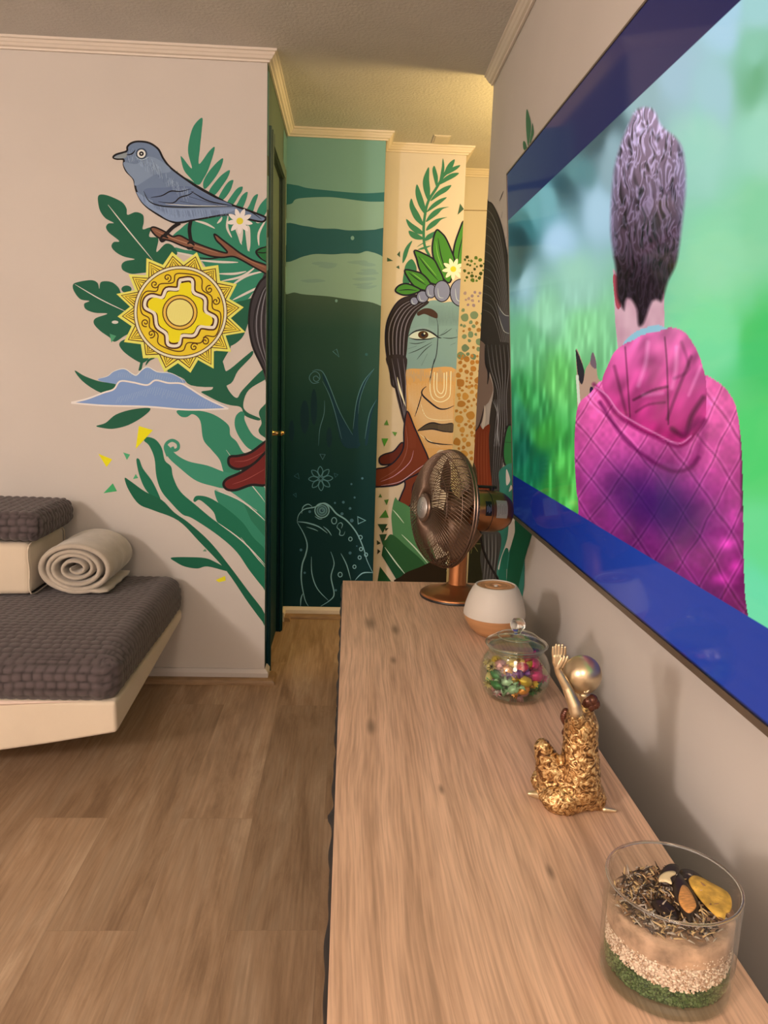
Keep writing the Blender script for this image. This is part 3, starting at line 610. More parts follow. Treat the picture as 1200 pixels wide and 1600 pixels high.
# corridor wall bands and squiggles
p = Paint(0, XC, 1, (405, 180, 5.333), TREF2)
for (z0, z1, c) in ((2.05, 2.34, (98, 112, 84)), (1.86, 1.98, LT), (1.64, 1.76, (118, 126, 96))):
    v0 = len(p.v)
    for (ya, yb, xo) in ((YL + .001, DY0 - .052, .0), (DY1 + .052, YT - .001, .0)):
        k = len(p.v)
        for (y, z) in ((ya, z0), (yb, z0 + .01), (yb, z1 + .01), (ya, z1)): p.v.append(Vector((XC + .0012, y, z)))
        p.f.append((k, k + 1, k + 2, k + 3)); p.c.append(p.col(c))
for (ya, yb) in ((YL + .004, DY0 - .056),):
    pts = [(ya + (yb - ya) * (.5 + .45 * math.sin(i * 1.1)), 1.0 - i * .06) for i in range(15)]
    for i in range(14):
        (y0, z0), (y1, z1) = pts[i], pts[i + 1]; k = len(p.v)
        for (y, z) in ((y0, z0), (y0 + .004, z0), (y1 + .004, z1), (y1, z1)): p.v.append(Vector((XC + .0014, y, z)))
        p.f.append((k, k + 1, k + 2, k + 3)); p.c.append(p.col((120, 138, 112)))
p.build('painted_strip', wall_corridor, 'pale painted bands and squiggle')

# ---- pillar: painted face
def PP(crop): return Paint(1, YP, -1, crop, TREF, (0, XT + .0005, XP - .0005))
p = PP(CF); FG = (72, 118, 62)
p.line([(385, 760), (352, 690), (345, 600), (352, 500), (375, 400), (430, 310), (470, 240), (500, 190)], 17, FG, True, False)
for q in ([(472, 115), (482, 170), (475, 220), (445, 285), (455, 230), (465, 170)], [(548, 122), (545, 150), (520, 200), (475, 240), (490, 185), (515, 145)], [(585, 160), (560, 190), (490, 225), (525, 180)], [(577, 212), (555, 235), (510, 260), (445, 290), (480, 245), (530, 215)],
          [(415, 165), (430, 200), (440, 250), (430, 305), (410, 240), (403, 190)], [(380, 175), (382, 260), (388, 330), (380, 400), (350, 340), (340, 270), (355, 215)], [(527, 292), (500, 330), (450, 360), (390, 398), (420, 350), (470, 310)], [(303, 288), (330, 350), (355, 430), (362, 490), (320, 440), (295, 370), (292, 320)],
          [(497, 372), (470, 400), (430, 430), (365, 470), (400, 420), (450, 385)], [(265, 380), (285, 430), (320, 490), (347, 562), (290, 520), (260, 460), (252, 420)], [(512, 435), (470, 450), (430, 490), (360, 535), (390, 480), (440, 445)], [(230, 515), (270, 545), (320, 580), (347, 612), (300, 610), (250, 570)],
          [(500, 503), (460, 520), (420, 560), (362, 592), (380, 550), (430, 515)], [(248, 592), (300, 610), (347, 645), (300, 650), (260, 630)], [(440, 590), (400, 640), (352, 660), (370, 620)], [(400, 655), (360, 668), (300, 700), (340, 672)], [(395, 690), (350, 712), (305, 718), (340, 700)],
          [(270, 658), (235, 690), (212, 740), (207, 805), (230, 770), (250, 710)], [(270, 780), (230, 810), (215, 870), (210, 940), (260, 930), (300, 850)]): p.poly(q, FG)
for q in ([(585, 412), (615, 450), (568, 488)], [(105, 768), (145, 790), (105, 795)], [(190, 725), (190, 768), (170, 748)], [(183, 820), (187, 845), (163, 832)]): p.poly(q, (75, 92, 50), False)
p.build('painted_fern', wall_pillar, 'green painted fern sprig')

p = PP(CF); SK1 = (140, 148, 108); HR = (62, 46, 34)
p.poly([(370, 1060), (430, 1050), (470, 1065), (530, 1060), (600, 1095), (592, 1600), (228, 1600), (232, 1400), (240, 1280), (270, 1180), (310, 1120)], SK1)
p.crop = CG
p.poly([(215, 75), (330, 65), (530, 70), (528, 300), (517, 560), (430, 570), (400, 600), (350, 620), (300, 500), (250, 380), (220, 300), (215, 180)], (218, 152, 72))
for i in range(44):
    x = 222 + i * 7; p.line([(x, 70 + R.uniform(-10, 45)), (x + 1, 110 + R.uniform(0, 40))], 6, SK1, False)
for i in range(38):
    x = 232 + i * 7.6; y1 = min(560, 300 + (x - 225) * 2.2)
    p.line([(x, 150 + R.uniform(0, 20)), (x + 4, y1 * .6 + 60), (x + 3, y1)], 2, (242, 205, 130), False)
for q in ([(395, 85), (392, 180), (405, 230), (435, 245), (462, 225), (470, 180), (472, 85)], [(372, 80), (368, 190), (385, 250), (435, 272), (485, 245), (495, 190), (498, 80)], [(412, 90), (410, 180), (420, 210), (438, 220), (450, 205), (455, 180), (456, 90)]): p.line(q, 6, (245, 208, 125), True, False)
p.line([(305, 262), (340, 360), (420, 385), (515, 380)], 4, (245, 208, 125)); p.line([(300, 470), (340, 500), (430, 550)], 4, (245, 208, 125))
p.poly([(290, 452), (340, 415), (385, 402), (440, 412), (510, 404), (510, 462), (450, 455), (380, 442)], (95, 72, 42)); p.line([(288, 452), (340, 415), (385, 402), (440, 412), (510, 404)], 6, INK); p.line([(290, 454), (380, 442), (450, 456), (512, 462)], 6, INK)
for i in range(14): p.line([(420 + i * 7, 412), (420 + i * 7, 455)], 2, (170, 130, 80), False)
p.line([(345, 175), (322, 195), (318, 225), (360, 268), (420, 312), (470, 315), (518, 295)], 8, INK); p.line([(318, 215), (300, 280), (272, 365)], 5, INK)
p.line([(330, 485), (360, 520), (430, 535), (515, 540)], 6, INK); p.line([(395, 0), (378, 80), (362, 150)], 4, INK)
p.crop = CF
for i in range(26):
    x = 380 + i * 8; p.line([(x, 1075 + R.uniform(0, 15)), (x + 1, 1160 + R.uniform(0, 40)), (x, 1220)], 2, (88, 94, 66), False)
p.poly([(303, 1130), (350, 1103), (400, 1108), (435, 1138), (433, 1168), (400, 1160), (350, 1140), (310, 1152)], (82, 52, 32)); p.line([(430, 1165), (440, 1240), (430, 1400), (400, 1500), (388, 1600)], 4, INK)
p.poly([(250, 1292), (285, 1262), (345, 1250), (395, 1266), (432, 1288), (380, 1302), (300, 1303)], (215, 195, 150)); p.disc(342, 1277, 34, (90, 52, 22), 26); p.disc(342, 1277, 14, INK, 13); p.disc(350, 1268, 6, (225, 200, 130))
p.line([(245, 1285), (285, 1255), (345, 1243), (395, 1260), (440, 1292), (462, 1298)], 9, INK); p.line([(250, 1296), (300, 1308), (380, 1304), (420, 1293)], 6, INK)
for i in range(20): p.line([(262 + i * 7.6, 1262 - 18 * math.sin(i / 19 * PI)), (258 + i * 8, 1240 - 18 * math.sin(i / 19 * PI))], 3, (195, 185, 140), False)
for q in ([(440, 1285), (480, 1270), (530, 1235)], [(470, 1295), (520, 1300), (575, 1290)], [(460, 1275), (500, 1240)], [(250, 1330), (300, 1335), (360, 1320)], [(245, 1400), (310, 1375), (400, 1325)], [(300, 1440), (350, 1380), (400, 1340)], [(330, 1480), (370, 1400)], [(555, 1330), (520, 1345)], [(240, 1370), (300, 1350)], [(560, 1240), (575, 1290)]): p.line(q, 5, (60, 62, 44))
p.build('painted_face', wall_pillar, 'painted half face, grey green above and orange below')

p = PP(CF)
p.poly([(300, 1010), (240, 1025), (200, 1042), (140, 1110), (105, 1190), (95, 1280), (100, 1400), (120, 1520), (140, 1620), (220, 1620), (222, 1480), (235, 1380), (245, 1280), (270, 1190), (310, 1120), (380, 1065), (340, 1040)], HR)
for k in range(11):
    d = k * 13; p.line([(300 + d * .4, 1030 + d * .35), (180 + d * .8, 1090 + d * .35), (108 + d * 1.0, 1230), (112 + d * .85, 1420), (140 + d * .7, 1610)], 5, (150, 125, 98) if k % 2 else (36, 26, 20))
p.line([(300, 1012), (200, 1040), (140, 1110), (100, 1220), (98, 1380), (140, 1610)], 8, INK)
p.crop = CG
p.poly([(95, -10), (218, -10), (215, 120), (222, 310), (210, 410), (190, 360), (160, 240), (130, 110)], HR)
for k in range(6): p.line([(110 + k * 18, 0), (140 + k * 15, 140), (185 + k * 6, 290), (208, 380)], 4, (150, 125, 98) if k % 2 else (36, 26, 20))
p.poly([(162, 115), (185, 190), (216, 300), (198, 262), (172, 190)], (240, 222, 190))
RB = (132, 58, 26)
p.outlined([(150, 660), (205, 760), (210, 800), (190, 850), (172, 905), (195, 935), (225, 935), (252, 900), (262, 800), (300, 720), (240, 640)], RB, INK, 7)
p.outlined([(195, 525), (140, 580), (80, 600), (52, 622), (55, 655), (85, 665), (150, 650), (215, 600)], (112, 44, 22), INK, 7)
p.outlined([(225, 330), (205, 440), (200, 560), (150, 640), (90, 680), (20, 700), (20, 790), (42, 802), (160, 790), (230, 750), (300, 715), (355, 660), (355, 620), (320, 540), (270, 430)], RB, INK, 7)
p.line([(215, 420), (225, 560), (170, 680), (50, 760)], 4, (165, 95, 60)); p.line([(265, 575), (240, 650), (150, 730), (60, 770)], 4, (220, 150, 120)); p.line([(350, 650), (280, 700), (180, 770), (60, 795)], 4, (225, 170, 140))
for k in range(6): p.line([(235 + k * 8, 400 + k * 12), (240 + k * 7, 560)], 2.5, (165, 85, 45), False)
p.build('painted_hair_and_braid', wall_pillar, 'dark brown painted hair and rust red braid ends')

p = PP(CF); BL = (84, 128, 38)
for q in ([(608, 530), (580, 590), (550, 680), (540, 760), (560, 830), (625, 800), (625, 600)], [(430, 588), (410, 640), (402, 720), (420, 800), (470, 900), (520, 930), (548, 800), (530, 730), (490, 640), (455, 600)], [(285, 722), (300, 780), (320, 850), (370, 925), (460, 950), (475, 910), (440, 830), (410, 780), (350, 745)],
          [(222, 850), (240, 900), (290, 962), (370, 985), (390, 940), (340, 880), (290, 860)], [(160, 990), (180, 955), (230, 940), (290, 960), (325, 985), (270, 1010), (210, 1015)]): p.outlined(q, BL, INK, 8)
for q in ([(440, 640), (460, 760), (500, 880)], [(310, 760), (370, 840), (440, 920)], [(245, 865), (300, 910), (360, 950)], [(180, 985), (240, 980), (300, 985)], [(605, 620), (580, 720), (570, 800)]): p.line(q, 5, INK)
for q in ([(425, 660), (440, 760), (480, 860)], [(330, 770), (380, 830), (430, 890)], [(270, 870), (310, 900), (350, 930)]): p.line(q, 5, (140, 170, 60))
for (x, y, r, ry) in ((283, 1055, 30, 30), (338, 1027, 42, 42), (392, 990, 38, 48), (466, 990, 56, 72), (590, 1000, 74, 92)):
    p.disc(x, y, r, INK, ry); p.disc(x, y, r - 6, (142, 128, 112), ry - 6); p.line([(x - r * .5, y - ry * .3), (x - r * .35, y + ry * .5), (x + r * .2, y + ry * .62)], 6, (190, 175, 150))
p.daisy(540, 845, 74, (240, 225, 170), (218, 185, 40))
p.build('painted_crown', wall_pillar, 'painted crown of green leaves, grey beads and a white daisy')

p = PP(CG)
for q, c in (([(80, 415), (98, 382), (110, 418)], (110, 140, 50)), ([(130, 458), (162, 462), (150, 487)], (110, 140, 50)), ([(65, 500), (107, 500), (82, 552)], (95, 145, 40)), ([(45, 867), (57, 845), (68, 868)], (90, 110, 40)), ([(80, 885), (110, 880), (97, 918)], (90, 120, 40)), ([(50, 996), (90, 945), (110, 995)], (85, 125, 40)),
             ([(40, 1035), (102, 1035), (72, 1092)], (50, 75, 35)), ([(85, 1060), (110, 1060), (90, 1080)], (60, 60, 25)), ([(50, 1100), (98, 1097), (72, 1165)], (50, 75, 35)), ([(35, 1135), (60, 1155), (38, 1165)], (60, 60, 25)), ([(40, 1190), (58, 1205), (38, 1225)], (60, 50, 20))): p.poly(q, c, False)
p.poly([(150, 870), (170, 890), (250, 940), (330, 1080), (400, 1240), (400, 1400), (260, 1400), (175, 1380), (130, 1050), (130, 950)], (95, 130, 62))
p.poly([(130, 1100), (220, 1175), (345, 1300), (300, 1400), (215, 1360), (75, 1170), (95, 1130)], (55, 92, 38)); p.poly([(75, 1165), (65, 1230), (120, 1320), (165, 1395), (215, 1345)], (38, 80, 36), False)
p.poly([(55, 1300), (38, 1400), (130, 1400)], (38, 78, 30), False)
p.line([(135, 945), (170, 985), (205, 1030)], 6, (225, 225, 150)); p.line([(190, 1100), (280, 1190), (355, 1282)], 8, (220, 225, 150)); p.line([(85, 1180), (150, 1270), (212, 1348)], 8, (220, 225, 150))
p.poly([(170, 1400), (190, 1360), (230, 1332), (300, 1305), (370, 1272), (450, 1240), (600, 1225), (640, 1240), (640, 1410)], (52, 34, 12))
p.poly([(465, 1280), (480, 1262), (500, 1275), (485, 1290), (500, 1310), (470, 1330), (480, 1300)], (225, 205, 150))
p.build('painted_lower_leaves', wall_pillar, 'green painted leaves and triangles over a dark brown mound')

# ---- far wall behind the pillar: specks
p = Paint(1, YH, -1, CF, TREF, (0, XP + .0005, 2))
p.line([(600, 457), (770, 460)], 5, (150, 110, 55), False, False)
def blob(x, y, r, c):
    n = R.randint(5, 8); p.poly([(x + r * R.uniform(.75, 1.15) * math.cos(2 * PI * i / n), y + r * R.uniform(.75, 1.15) * math.sin(2 * PI * i / n)) for i in range(n)], c, True, 4)
for (x0, x1, y0, y1, r0, r1, n, cs) in ((612, 752, 765, 925, 6, 14, 26, [(85, 92, 35), (100, 115, 40), (70, 75, 30)]), (600, 745, 985, 1090, 7, 14, 12, [(180, 140, 110), (165, 130, 110)]), (590, 740, 1115, 1420, 8, 34, 38, [(135, 138, 88), (125, 130, 85), (175, 120, 55)]),
                                   (570, 740, 1400, 1620, 8, 28, 46, [(195, 125, 50), (185, 118, 48)]), (560, 730, 1620, 2100, 8, 32, 100, [(195, 130, 52), (205, 140, 60), (185, 120, 48)])):
    done = []
    for i in range(n * 8):
        if len(done) >= n: break
        x, y, r = R.uniform(x0, x1), R.uniform(y0, y1), R.uniform(r0, r1) ** 1
        if all(math.hypot(x - a, y - q) > (r + s) * 1.05 for a, q, s in done): done.append((x, y, r)); blob(x, y, r, R.choice(cs))
p.build('painted_specks', wall_far, 'scattered green, grey and orange painted specks')

# ---- right wall mural
def RP(crop): return Paint(0, XR, -1, crop, (160, 142, 118), (1, 1.2, YE - .001))
p = RP(CHH); H2 = (56, 48, 40)
p.poly([(120, 98), (150, 98), (178, 115), (215, 180), (245, 250), (275, 350), (300, 470), (325, 620), (345, 800), (420, 1000), (420, 1620), (20, 1620), (50, 1300), (80, 950), (95, 700), (110, 400)], H2)
p.line([(130, 98), (150, 98), (178, 115), (215, 180), (245, 250), (275, 350), (300, 470), (325, 620), (345, 800)], 10, INK, True, False)
for k in range(26):
    d = k * 40; p.line([(122 - k * 2, 125 + d), (175, 175 + d), (235, 320 + d), (285, 560 + d), (320, 880 + d), (345, 1300 + d)], 6, (112, 102, 88) if k % 2 else (30, 26, 24))
p.poly([(230, 1070), (260, 1130), (300, 1180), (345, 1190), (420, 1190), (420, 1370), (340, 1370), (300, 1330), (265, 1260)], (82, 78, 74)); p.line([(225, 1065), (260, 1130), (300, 1180), (345, 1192), (420, 1192)], 7, (170, 165, 155)); p.line([(245, 1190), (275, 1290), (310, 1350), (420, 1372)], 6, (170, 165, 155))
for q in ([(290, -10), (270, 40), (250, 88)], [(280, 190), (268, 250)], [(318, 430), (300, 500)]): p.line(q, 7, (60, 50, 42))
p.crop = CI
p.poly([(60, -5), (275, -5), (320, 200), (320, 480), (245, 475), (215, 560), (210, 720), (190, 900), (140, 900), (132, 640), (130, 500), (140, 380), (158, 250), (118, 120), (60, 60)], H2)
for k in range(12): p.line([(110 + k * 12, -5), (130 + k * 11, 130), (180 + k * 5, 300), (160 + k * 7, 520), (145 + k * 5, 860)], 3.5, (118, 110, 98) if k % 2 else (30, 26, 24))
for k in range(5): p.line([(150 + k * 12, 320), (185, 430 + k * 20), (160 + k * 9, 600)], 3, (140, 132, 118))
p.poly([(50, -5), (108, -5), (108, 80), (120, 140), (155, 250), (132, 330), (108, 362), (96, 440), (72, 480), (40, 520), (30, 300)], (122, 98, 78)); p.line([(108, 0), (112, 100), (128, 160), (122, 230)], 10, INK)
p.poly([(30, 520), (60, 500), (76, 470), (92, 492), (135, 470), (130, 560), (136, 700), (142, 900), (15, 900), (20, 700)], (118, 48, 22)); p.line([(40, 520), (76, 470), (104, 360)], 6, INK)
for k in range(5): p.line([(55 + k * 16, 510), (50 + k * 17, 700), (55 + k * 17, 880)], 2.5, (150, 85, 50))
p.poly([(104, 355), (112, 400), (108, 470), (95, 498), (88, 470), (98, 420)], (190, 160, 130))
p.build('painted_hair', wall_right, 'dark grey painted hair beside the screen edge')
p = RP(CI)
p.outlined([(320, 480), (262, 472), (240, 485), (222, 560), (215, 650), (230, 715), (262, 728), (320, 728)], (48, 105, 52), INK, 8); p.line([(225, 575), (320, 580)], 7, INK)
p.poly([(200, 735), (320, 725), (320, 1100), (265, 1010), (245, 1150), (190, 1320), (180, 1400), (168, 1410), (172, 1180), (190, 1000), (195, 850)], (52, 108, 84))
p.poly([(235, 735), (258, 800), (235, 830)], (190, 170, 145)); p.poly([(262, 830), (250, 870), (270, 850)], (190, 170, 145))
p.poly([(262, 1000), (330, 1030), (330, 1500), (180, 1500), (182, 1340), (200, 1260), (240, 1140)], (52, 108, 84))
p.poly([(255, 1035), (292, 1030), (284, 1120), (245, 1240), (205, 1320), (185, 1330), (200, 1270), (240, 1150)], (195, 175, 150))
p.poly([(185, 1420), (200, 1290), (225, 1215), (240, 1205), (248, 1225), (240, 1300), (232, 1420)], (30, 95, 68)); p.line([(238, 1330), (236, 1410)], 7, (195, 175, 150))
p.poly([(288, 1030), (340, 1030), (395, 1080), (380, 1150), (350, 1250), (310, 1420), (296, 1490), (240, 1430), (242, 1340), (262, 1200), (285, 1110)], (16, 82, 52))
p.poly([(60, 1120), (200, 1120), (180, 1320), (165, 1410), (75, 1410)], (70, 62, 52))
for k in range(9): p.line([(95 + k * 11, 1120), (100 + k * 10, 1260), (90 + k * 9, 1400)], 3.5, (125, 116, 98) if k % 2 else (35, 30, 26))
p.poly([(-60, 1130), (40, 1120), (95, 1130), (78, 1260), (85, 1410), (-60, 1410)], (40, 36, 16))
for a in range(7): p.line([(35, 1180), (35 + 48 * math.cos(a * .9), 1180 + 60 * math.sin(a * .9))], 9, (150, 130, 70), False)
p.crop = CT
for q in ([(478, 632), (500, 690), (515, 760), (512, 840), (490, 960), (475, 850), (470, 720)], [(528, 755), (538, 800), (538, 860), (505, 940), (520, 820)], [(452, 915), (470, 940), (480, 1000), (450, 990), (443, 940)]): p.poly(q, (62, 95, 62))
p.build('painted_leaves', wall_right, 'green painted leaves around the screen edge')

# ------------------------------------------------------------------ long oak topped cabinet
M_black = mat('black_carcass', (.012, .012, .013), .6, bump=(60, .3, .001))
TOPZ = .70
cab = empty('media_cabinet', (.20, 1.12, 0), 'long low black cabinet with a light oak top standing along the right wall', 'cabinet')
b = MB(); b.box(-.0072, .402, .17, 2.072, TOPZ - .022, TOPZ); b.build('worktop', M_oak, cab, bevel=.0008)['label'] = 'light oak laminate top'
b = MB(); b.box(.012, .396, .18, 2.066, .08, TOPZ - .0225); b.build('carcass', M_black, cab, bevel=.002)
b = MB(); b.box(.03, .38, .22, 2.03, 0.0, .08); b.build('plinth', M_black, cab)
# dark felt strip hanging over the front edge under the top
def strip(u, v):
    y = .175 + u * 1.892; w = .0035 + .0022 * math.sin(y * 61) * math.sin(y * 23 + 1) + (.006 * math.exp(-((y - .93) / .012) ** 2)) + .003 * max(0, .9 - y)
    return Vector((-.0075 - w * math.sin(v * PI), y, TOPZ - .004 - v * .018))
b = MB(); b.grid(strip, 240, 5); b.build('edge_strip', M_black, cab, smooth=True)['label'] = 'ragged black edge strip'
for i in range(4):
    y0 = .185 + i * .4705; b = MB(); b.box(-.004, .0115, y0 + .002, y0 + .4665, .085, TOPZ - .027)
    d = b.build('door', M_black, cab, bevel=.002)
    h_ = MB(); h_.box(-.012, -.0042, y0 + .21, y0 + .26, TOPZ - .07, TOPZ - .062); h_.build('handle', M_black, d, bevel=.002)

# ------------------------------------------------------------------ television
O = Vector((.4615, 2.08, .886)); Ut = Vector((.006, -1, 0)).normalized()
Vt = (Vector((.389, 2.08, 1.785)) - O); TVH = Vt.length; Vt.normalize()
Nt = Ut.cross(Vt).normalized()
if Nt.x > 0: Nt = -Nt
TVW = TVH * 16 / 9 * .995
def tv(u, v, d=0): return O + Ut * (u * TVW) + Vt * (v * TVH) + Nt * d
def tvpx(px, py):
    d = Vector(CM.T @ np.array([(px - 600) / FPX, (py - 800) / FPX, 1.0])); o = Vector((0, 0, CAMH))
    p = o + d * ((O - o).dot(Nt) / d.dot(Nt)) - O
    return p.dot(Ut) / TVW, p.dot(Vt) / TVH
M_tvframe = mat('taupe_metal_bezel', (.20, .165, .13), .35, .6)
M_tvback = mat('tv_back', (.015, .015, .016), .5)
tvo = empty('television', (.47, 1.28, 1.30), 'large wall mounted television showing a person in a pink jacket', 'television')
def slab(mb, u0, u1, v0, v1, d0, d1, mi=0):
    vs = [tv(u, v, d) for u in (u0, u1) for v in (v0, v1) for d in (d0, d1)]
    mb.add(vs, [(0, 1, 3, 2), (4, 6, 7, 5), (0, 4, 5, 1), (2, 3, 7, 6), (0, 2, 6, 4), (1, 5, 7, 3)], mi)
b = MB(); slab(b, .002, .998, .003, .997, -.020, -.003); slab(b, .25, .75, .15, .6, -.034, -.020); b.build('back_housing', M_tvback, tvo)
b = MB(); bh = .012
slab(b, 0, 1, 0, bh, -.02, .0015); slab(b, 0, 1, 1 - .004, 1, -.02, .0015); slab(b, 0, .003, bh, 1 - .004, -.02, .0015); slab(b, .997, 1, bh, 1 - .004, -.02, .0015)
b.build('bezel', M_tvframe, tvo)
b = MB(); P0 = tv(.5, .55, -.05); b.box(P0.x - .012, XR - .0005, P0.y - .25, P0.y + .25, P0.z - .12, P0.z + .12); b.build('wall_bracket', M_tvback, tvo)

# picture on the panel, worked out point by point
def build_screen():
    nu, nv = 860, 470
    us = np.linspace(.004, .996, nu); vs = np.linspace(.0125, .9955, nv)
    UU, VV = np.meshgrid(us, vs, indexing='ij'); u = UU.ravel(); v = VV.ravel()
    o = np.array(O); P = o + np.outer(u * TVW, np.array(Ut)) + np.outer(v * TVH, np.array(Vt)) + np.array(Nt) * .0004
    c = (P - [0, 0, CAMH]) @ CM.T; z = np.maximum(c[:, 2], .12)
    X = np.clip(600 + FPX * c[:, 0] / z, 700, 2600); Y = np.clip(800 + FPX * c[:, 1] / z, -1500, 2600)
    rs = np.random.RandomState(3)
    def vnoise(x, y, seed):
        r = np.random.RandomState(seed).rand(64, 64); xi = np.floor(x).astype(int); yi = np.floor(y).astype(int); fx = x - xi; fy = y - yi
        fx = fx * fx * (3 - 2 * fx); fy = fy * fy * (3 - 2 * fy); g = lambda a, b_: r[a % 64, b_ % 64]
        return (g(xi, yi) * (1 - fx) + g(xi + 1, yi) * fx) * (1 - fy) + (g(xi, yi + 1) * (1 - fx) + g(xi + 1, yi + 1) * fx) * fy
    K = [(820, 350, 60, 115, 120), (812, 385, 35, 62, 68), (808, 410, 45, 85, 90), (830, 330, 105, 165, 172), (860, 315, 115, 172, 182), (885, 290, 58, 88, 98), (905, 265, 95, 140, 145), (930, 215, 72, 95, 102), (945, 195, 68, 88, 95), (955, 245, 150, 180, 190),
         (820, 430, 160, 200, 210), (870, 365, 180, 215, 240), (930, 320, 175, 210, 230), (1000, 140, 150, 185, 190), (1060, 110, 165, 200, 215), (1130, 30, 175, 215, 235), (1190, 10, 165, 215, 215), (1180, 90, 140, 205, 178), (1120, 140, 165, 208, 215), (1190, 200, 162, 222, 195),
         (1100, 230, 165, 220, 200), (1190, 350, 140, 215, 165), (1120, 400, 148, 222, 175), (850, 480, 150, 212, 170), (900, 430, 160, 212, 190), (820, 530, 112, 185, 132), (910, 510, 140, 215, 150), (870, 590, 105, 195, 100), (825, 620, 55, 145, 70), (850, 680, 62, 158, 62),
         (885, 750, 75, 175, 72), (820, 700, 12, 82, 60), (835, 735, 18, 105, 70), (865, 765, 50, 150, 60), (1110, 520, 125, 225, 160), (1190, 550, 72, 200, 105), (1180, 700, 85, 212, 112), (1190, 850, 108, 222, 145), (1185, 940, 112, 225, 170), (815, 640, 40, 120, 80),
         (1300, -80, 150, 215, 190), (1500, 300, 140, 215, 150), (1500, 900, 100, 215, 140), (1350, 600, 90, 205, 120), (1800, 1200, 90, 200, 120), (1900, -400, 150, 210, 200), (1180, 120, 110, 180, 135)]
    num = np.zeros((len(X), 3)); den = np.zeros(len(X))
    wx = X + 14 * (vnoise(X / 25, Y / 40, 1) - .5); wy = Y + 30 * (vnoise(X / 30, Y / 60, 2) - .5)
    for (a, b_, r_, g_, bl) in K:
        w = 1 / (((wx - a) * 1.5) ** 2 + (wy - b_) ** 2 + 120) ** 1.9; num += w[:, None] * np.array([r_, g_, bl]); den += w
    col = num / den[:, None]
    gr = np.clip((Y - 430) / 200, 0, 1) * (X < 1000)
    st = vnoise(X / 5, Y / 26 + X / 30, 5) - .5; col = col * (1 + (.35 * gr * st)[:, None]); col += (gr * np.clip(st, 0, 1) * 45)[:, None]
    def inside(poly):
        k = np.zeros(len(X), bool); j = len(poly) - 1
        for i in range(len(poly)):
            xi, yi = poly[i]; xj, yj = poly[j]
            if yi != yj: k ^= ((yi > Y) != (yj > Y)) & (X < (xj - xi) * (Y - yi) / (yj - yi) + xi)
            j = i
        return k
    def dist(pts):
        d = np.full(len(X), 1e9)
        for (ax, ay), (bx, by) in zip(pts[:-1], pts[1:]):
            vx, vy = bx - ax, by - ay; t = np.clip(((X - ax) * vx + (Y - ay) * vy) / (vx * vx + vy * vy + 1e-9), 0, 1)
            d = np.minimum(d, np.hypot(X - ax - t * vx, Y - ay - t * vy))
        return d
    def c1(P_): return crom([(780 + x / 2.857, y / 2.857) for x, y in P_], True, 4)
    def c2(P_, cl=True): return crom([(780 + x / 2.667, 520 + y / 2.667) for x, y in P_], cl, 4)
    def mix(m, c_, a=1.0):
        c_ = np.array(c_, float); a_ = (a if np.ndim(a) == 0 else a[m][:, None]); cc = c_ if c_.ndim == 1 else c_[m]; col[m] = col[m] * (1 - a_) + cc * a_
    def soft(d, w): return np.clip(1 - d / w, 0, 1) ** .8
    # fox ears behind the shoulder
    m = inside(c2([(320, 68), (345, 120), (355, 170), (360, 150), (378, 120), (388, 80), (402, 110), (412, 190), (440, 220), (380, 300), (330, 340), (325, 200)])); mix(m, (185, 150, 128))
    m = inside(c2([(320, 68), (350, 140), (355, 175), (345, 215), (330, 190), (322, 120)])); mix(m, (48, 42, 48)); m = inside(c2([(380, 130), (388, 80), (402, 112), (404, 150)])); mix(m, (120, 95, 105))
    m = dist(c2([(325, 180), (335, 330)], False)) < 2.2; mix(m, (215, 215, 190)); m = inside(c2([(378, 230), (392, 232), (388, 280), (378, 285)])); mix(m, (40, 32, 60))
    # neck
    m = inside([(780 + x / 2.857, y / 2.857) for x, y in [(508, 1200), (600, 1300), (735, 1200), (738, 1460), (660, 1500), (560, 1560), (530, 1560), (518, 1440)]]); f = vnoise(X / 10, Y / 18, 8)
    mix(m, np.stack([200 + 25 * f, 150 + 30 * f, 165 + 25 * f], 1)); 
    m = inside(c1([(508, 1230), (540, 1260), (545, 1360), (522, 1370)])); mix(m, (180, 75, 90))
    m = inside(c1([(552, 1540), (610, 1480), (700, 1452), (738, 1462), (790, 1500), (700, 1560), (600, 1580)])); mix(m, (150, 198, 215))
    # hair
    HP = c1([(650, 470), (600, 492), (562, 570), (532, 650), (505, 750), (492, 880), (488, 1020), (498, 1120), (512, 1200), (520, 1330), (560, 1395), (575, 1340), (605, 1380), (615, 1458), (650, 1450), (690, 1350), (730, 1352), (760, 1260), (800, 1170), (825, 1000), (842, 830), (832, 680), (795, 610), (730, 555), (700, 490)])
    m = inside(HP); e1 = np.clip(dist(HP + [HP[0]]) / 9, 0, 1)
    g = np.clip((Y - 185) / 235, 0, 1)[:, None]; base = np.array([158, 135, 162]) * (1 - g) + np.array([52, 32, 44]) * g
    wxx = X + 10 * vnoise(X / 14, Y / 20, 11); wyy = Y + 26 * vnoise(X / 9, Y / 26, 12)
    s1 = np.abs(vnoise(wxx / 4.2, wyy / 13, 13) * .65 + .35 * vnoise(wxx / 2.4, wyy / 8, 15) - .5); s2 = vnoise(wxx / 3.2, wyy / 17 + 5, 14)
    hl = np.clip(1 - s1 * 6.5, 0, 1) * (1.05 - .75 * g[:, 0]) ; dk = np.clip((s2 - .55) * 3.2, 0, 1)
    hair = base * (1 - .55 * dk[:, None]) + hl[:, None] * np.array([95, 95, 115]); side = np.clip((np.abs(X - 1012) - 42) / 18, 0, 1)[:, None] * (Y < 400)[:, None]; hair = hair * (1 - .55 * side) + np.array([170, 165, 205]) * .55 * side
    hair = hair * (1 - .65 * np.clip((Y - 390) / 60, 0, 1)[:, None] * (s2 < .75)[:, None] * .5)
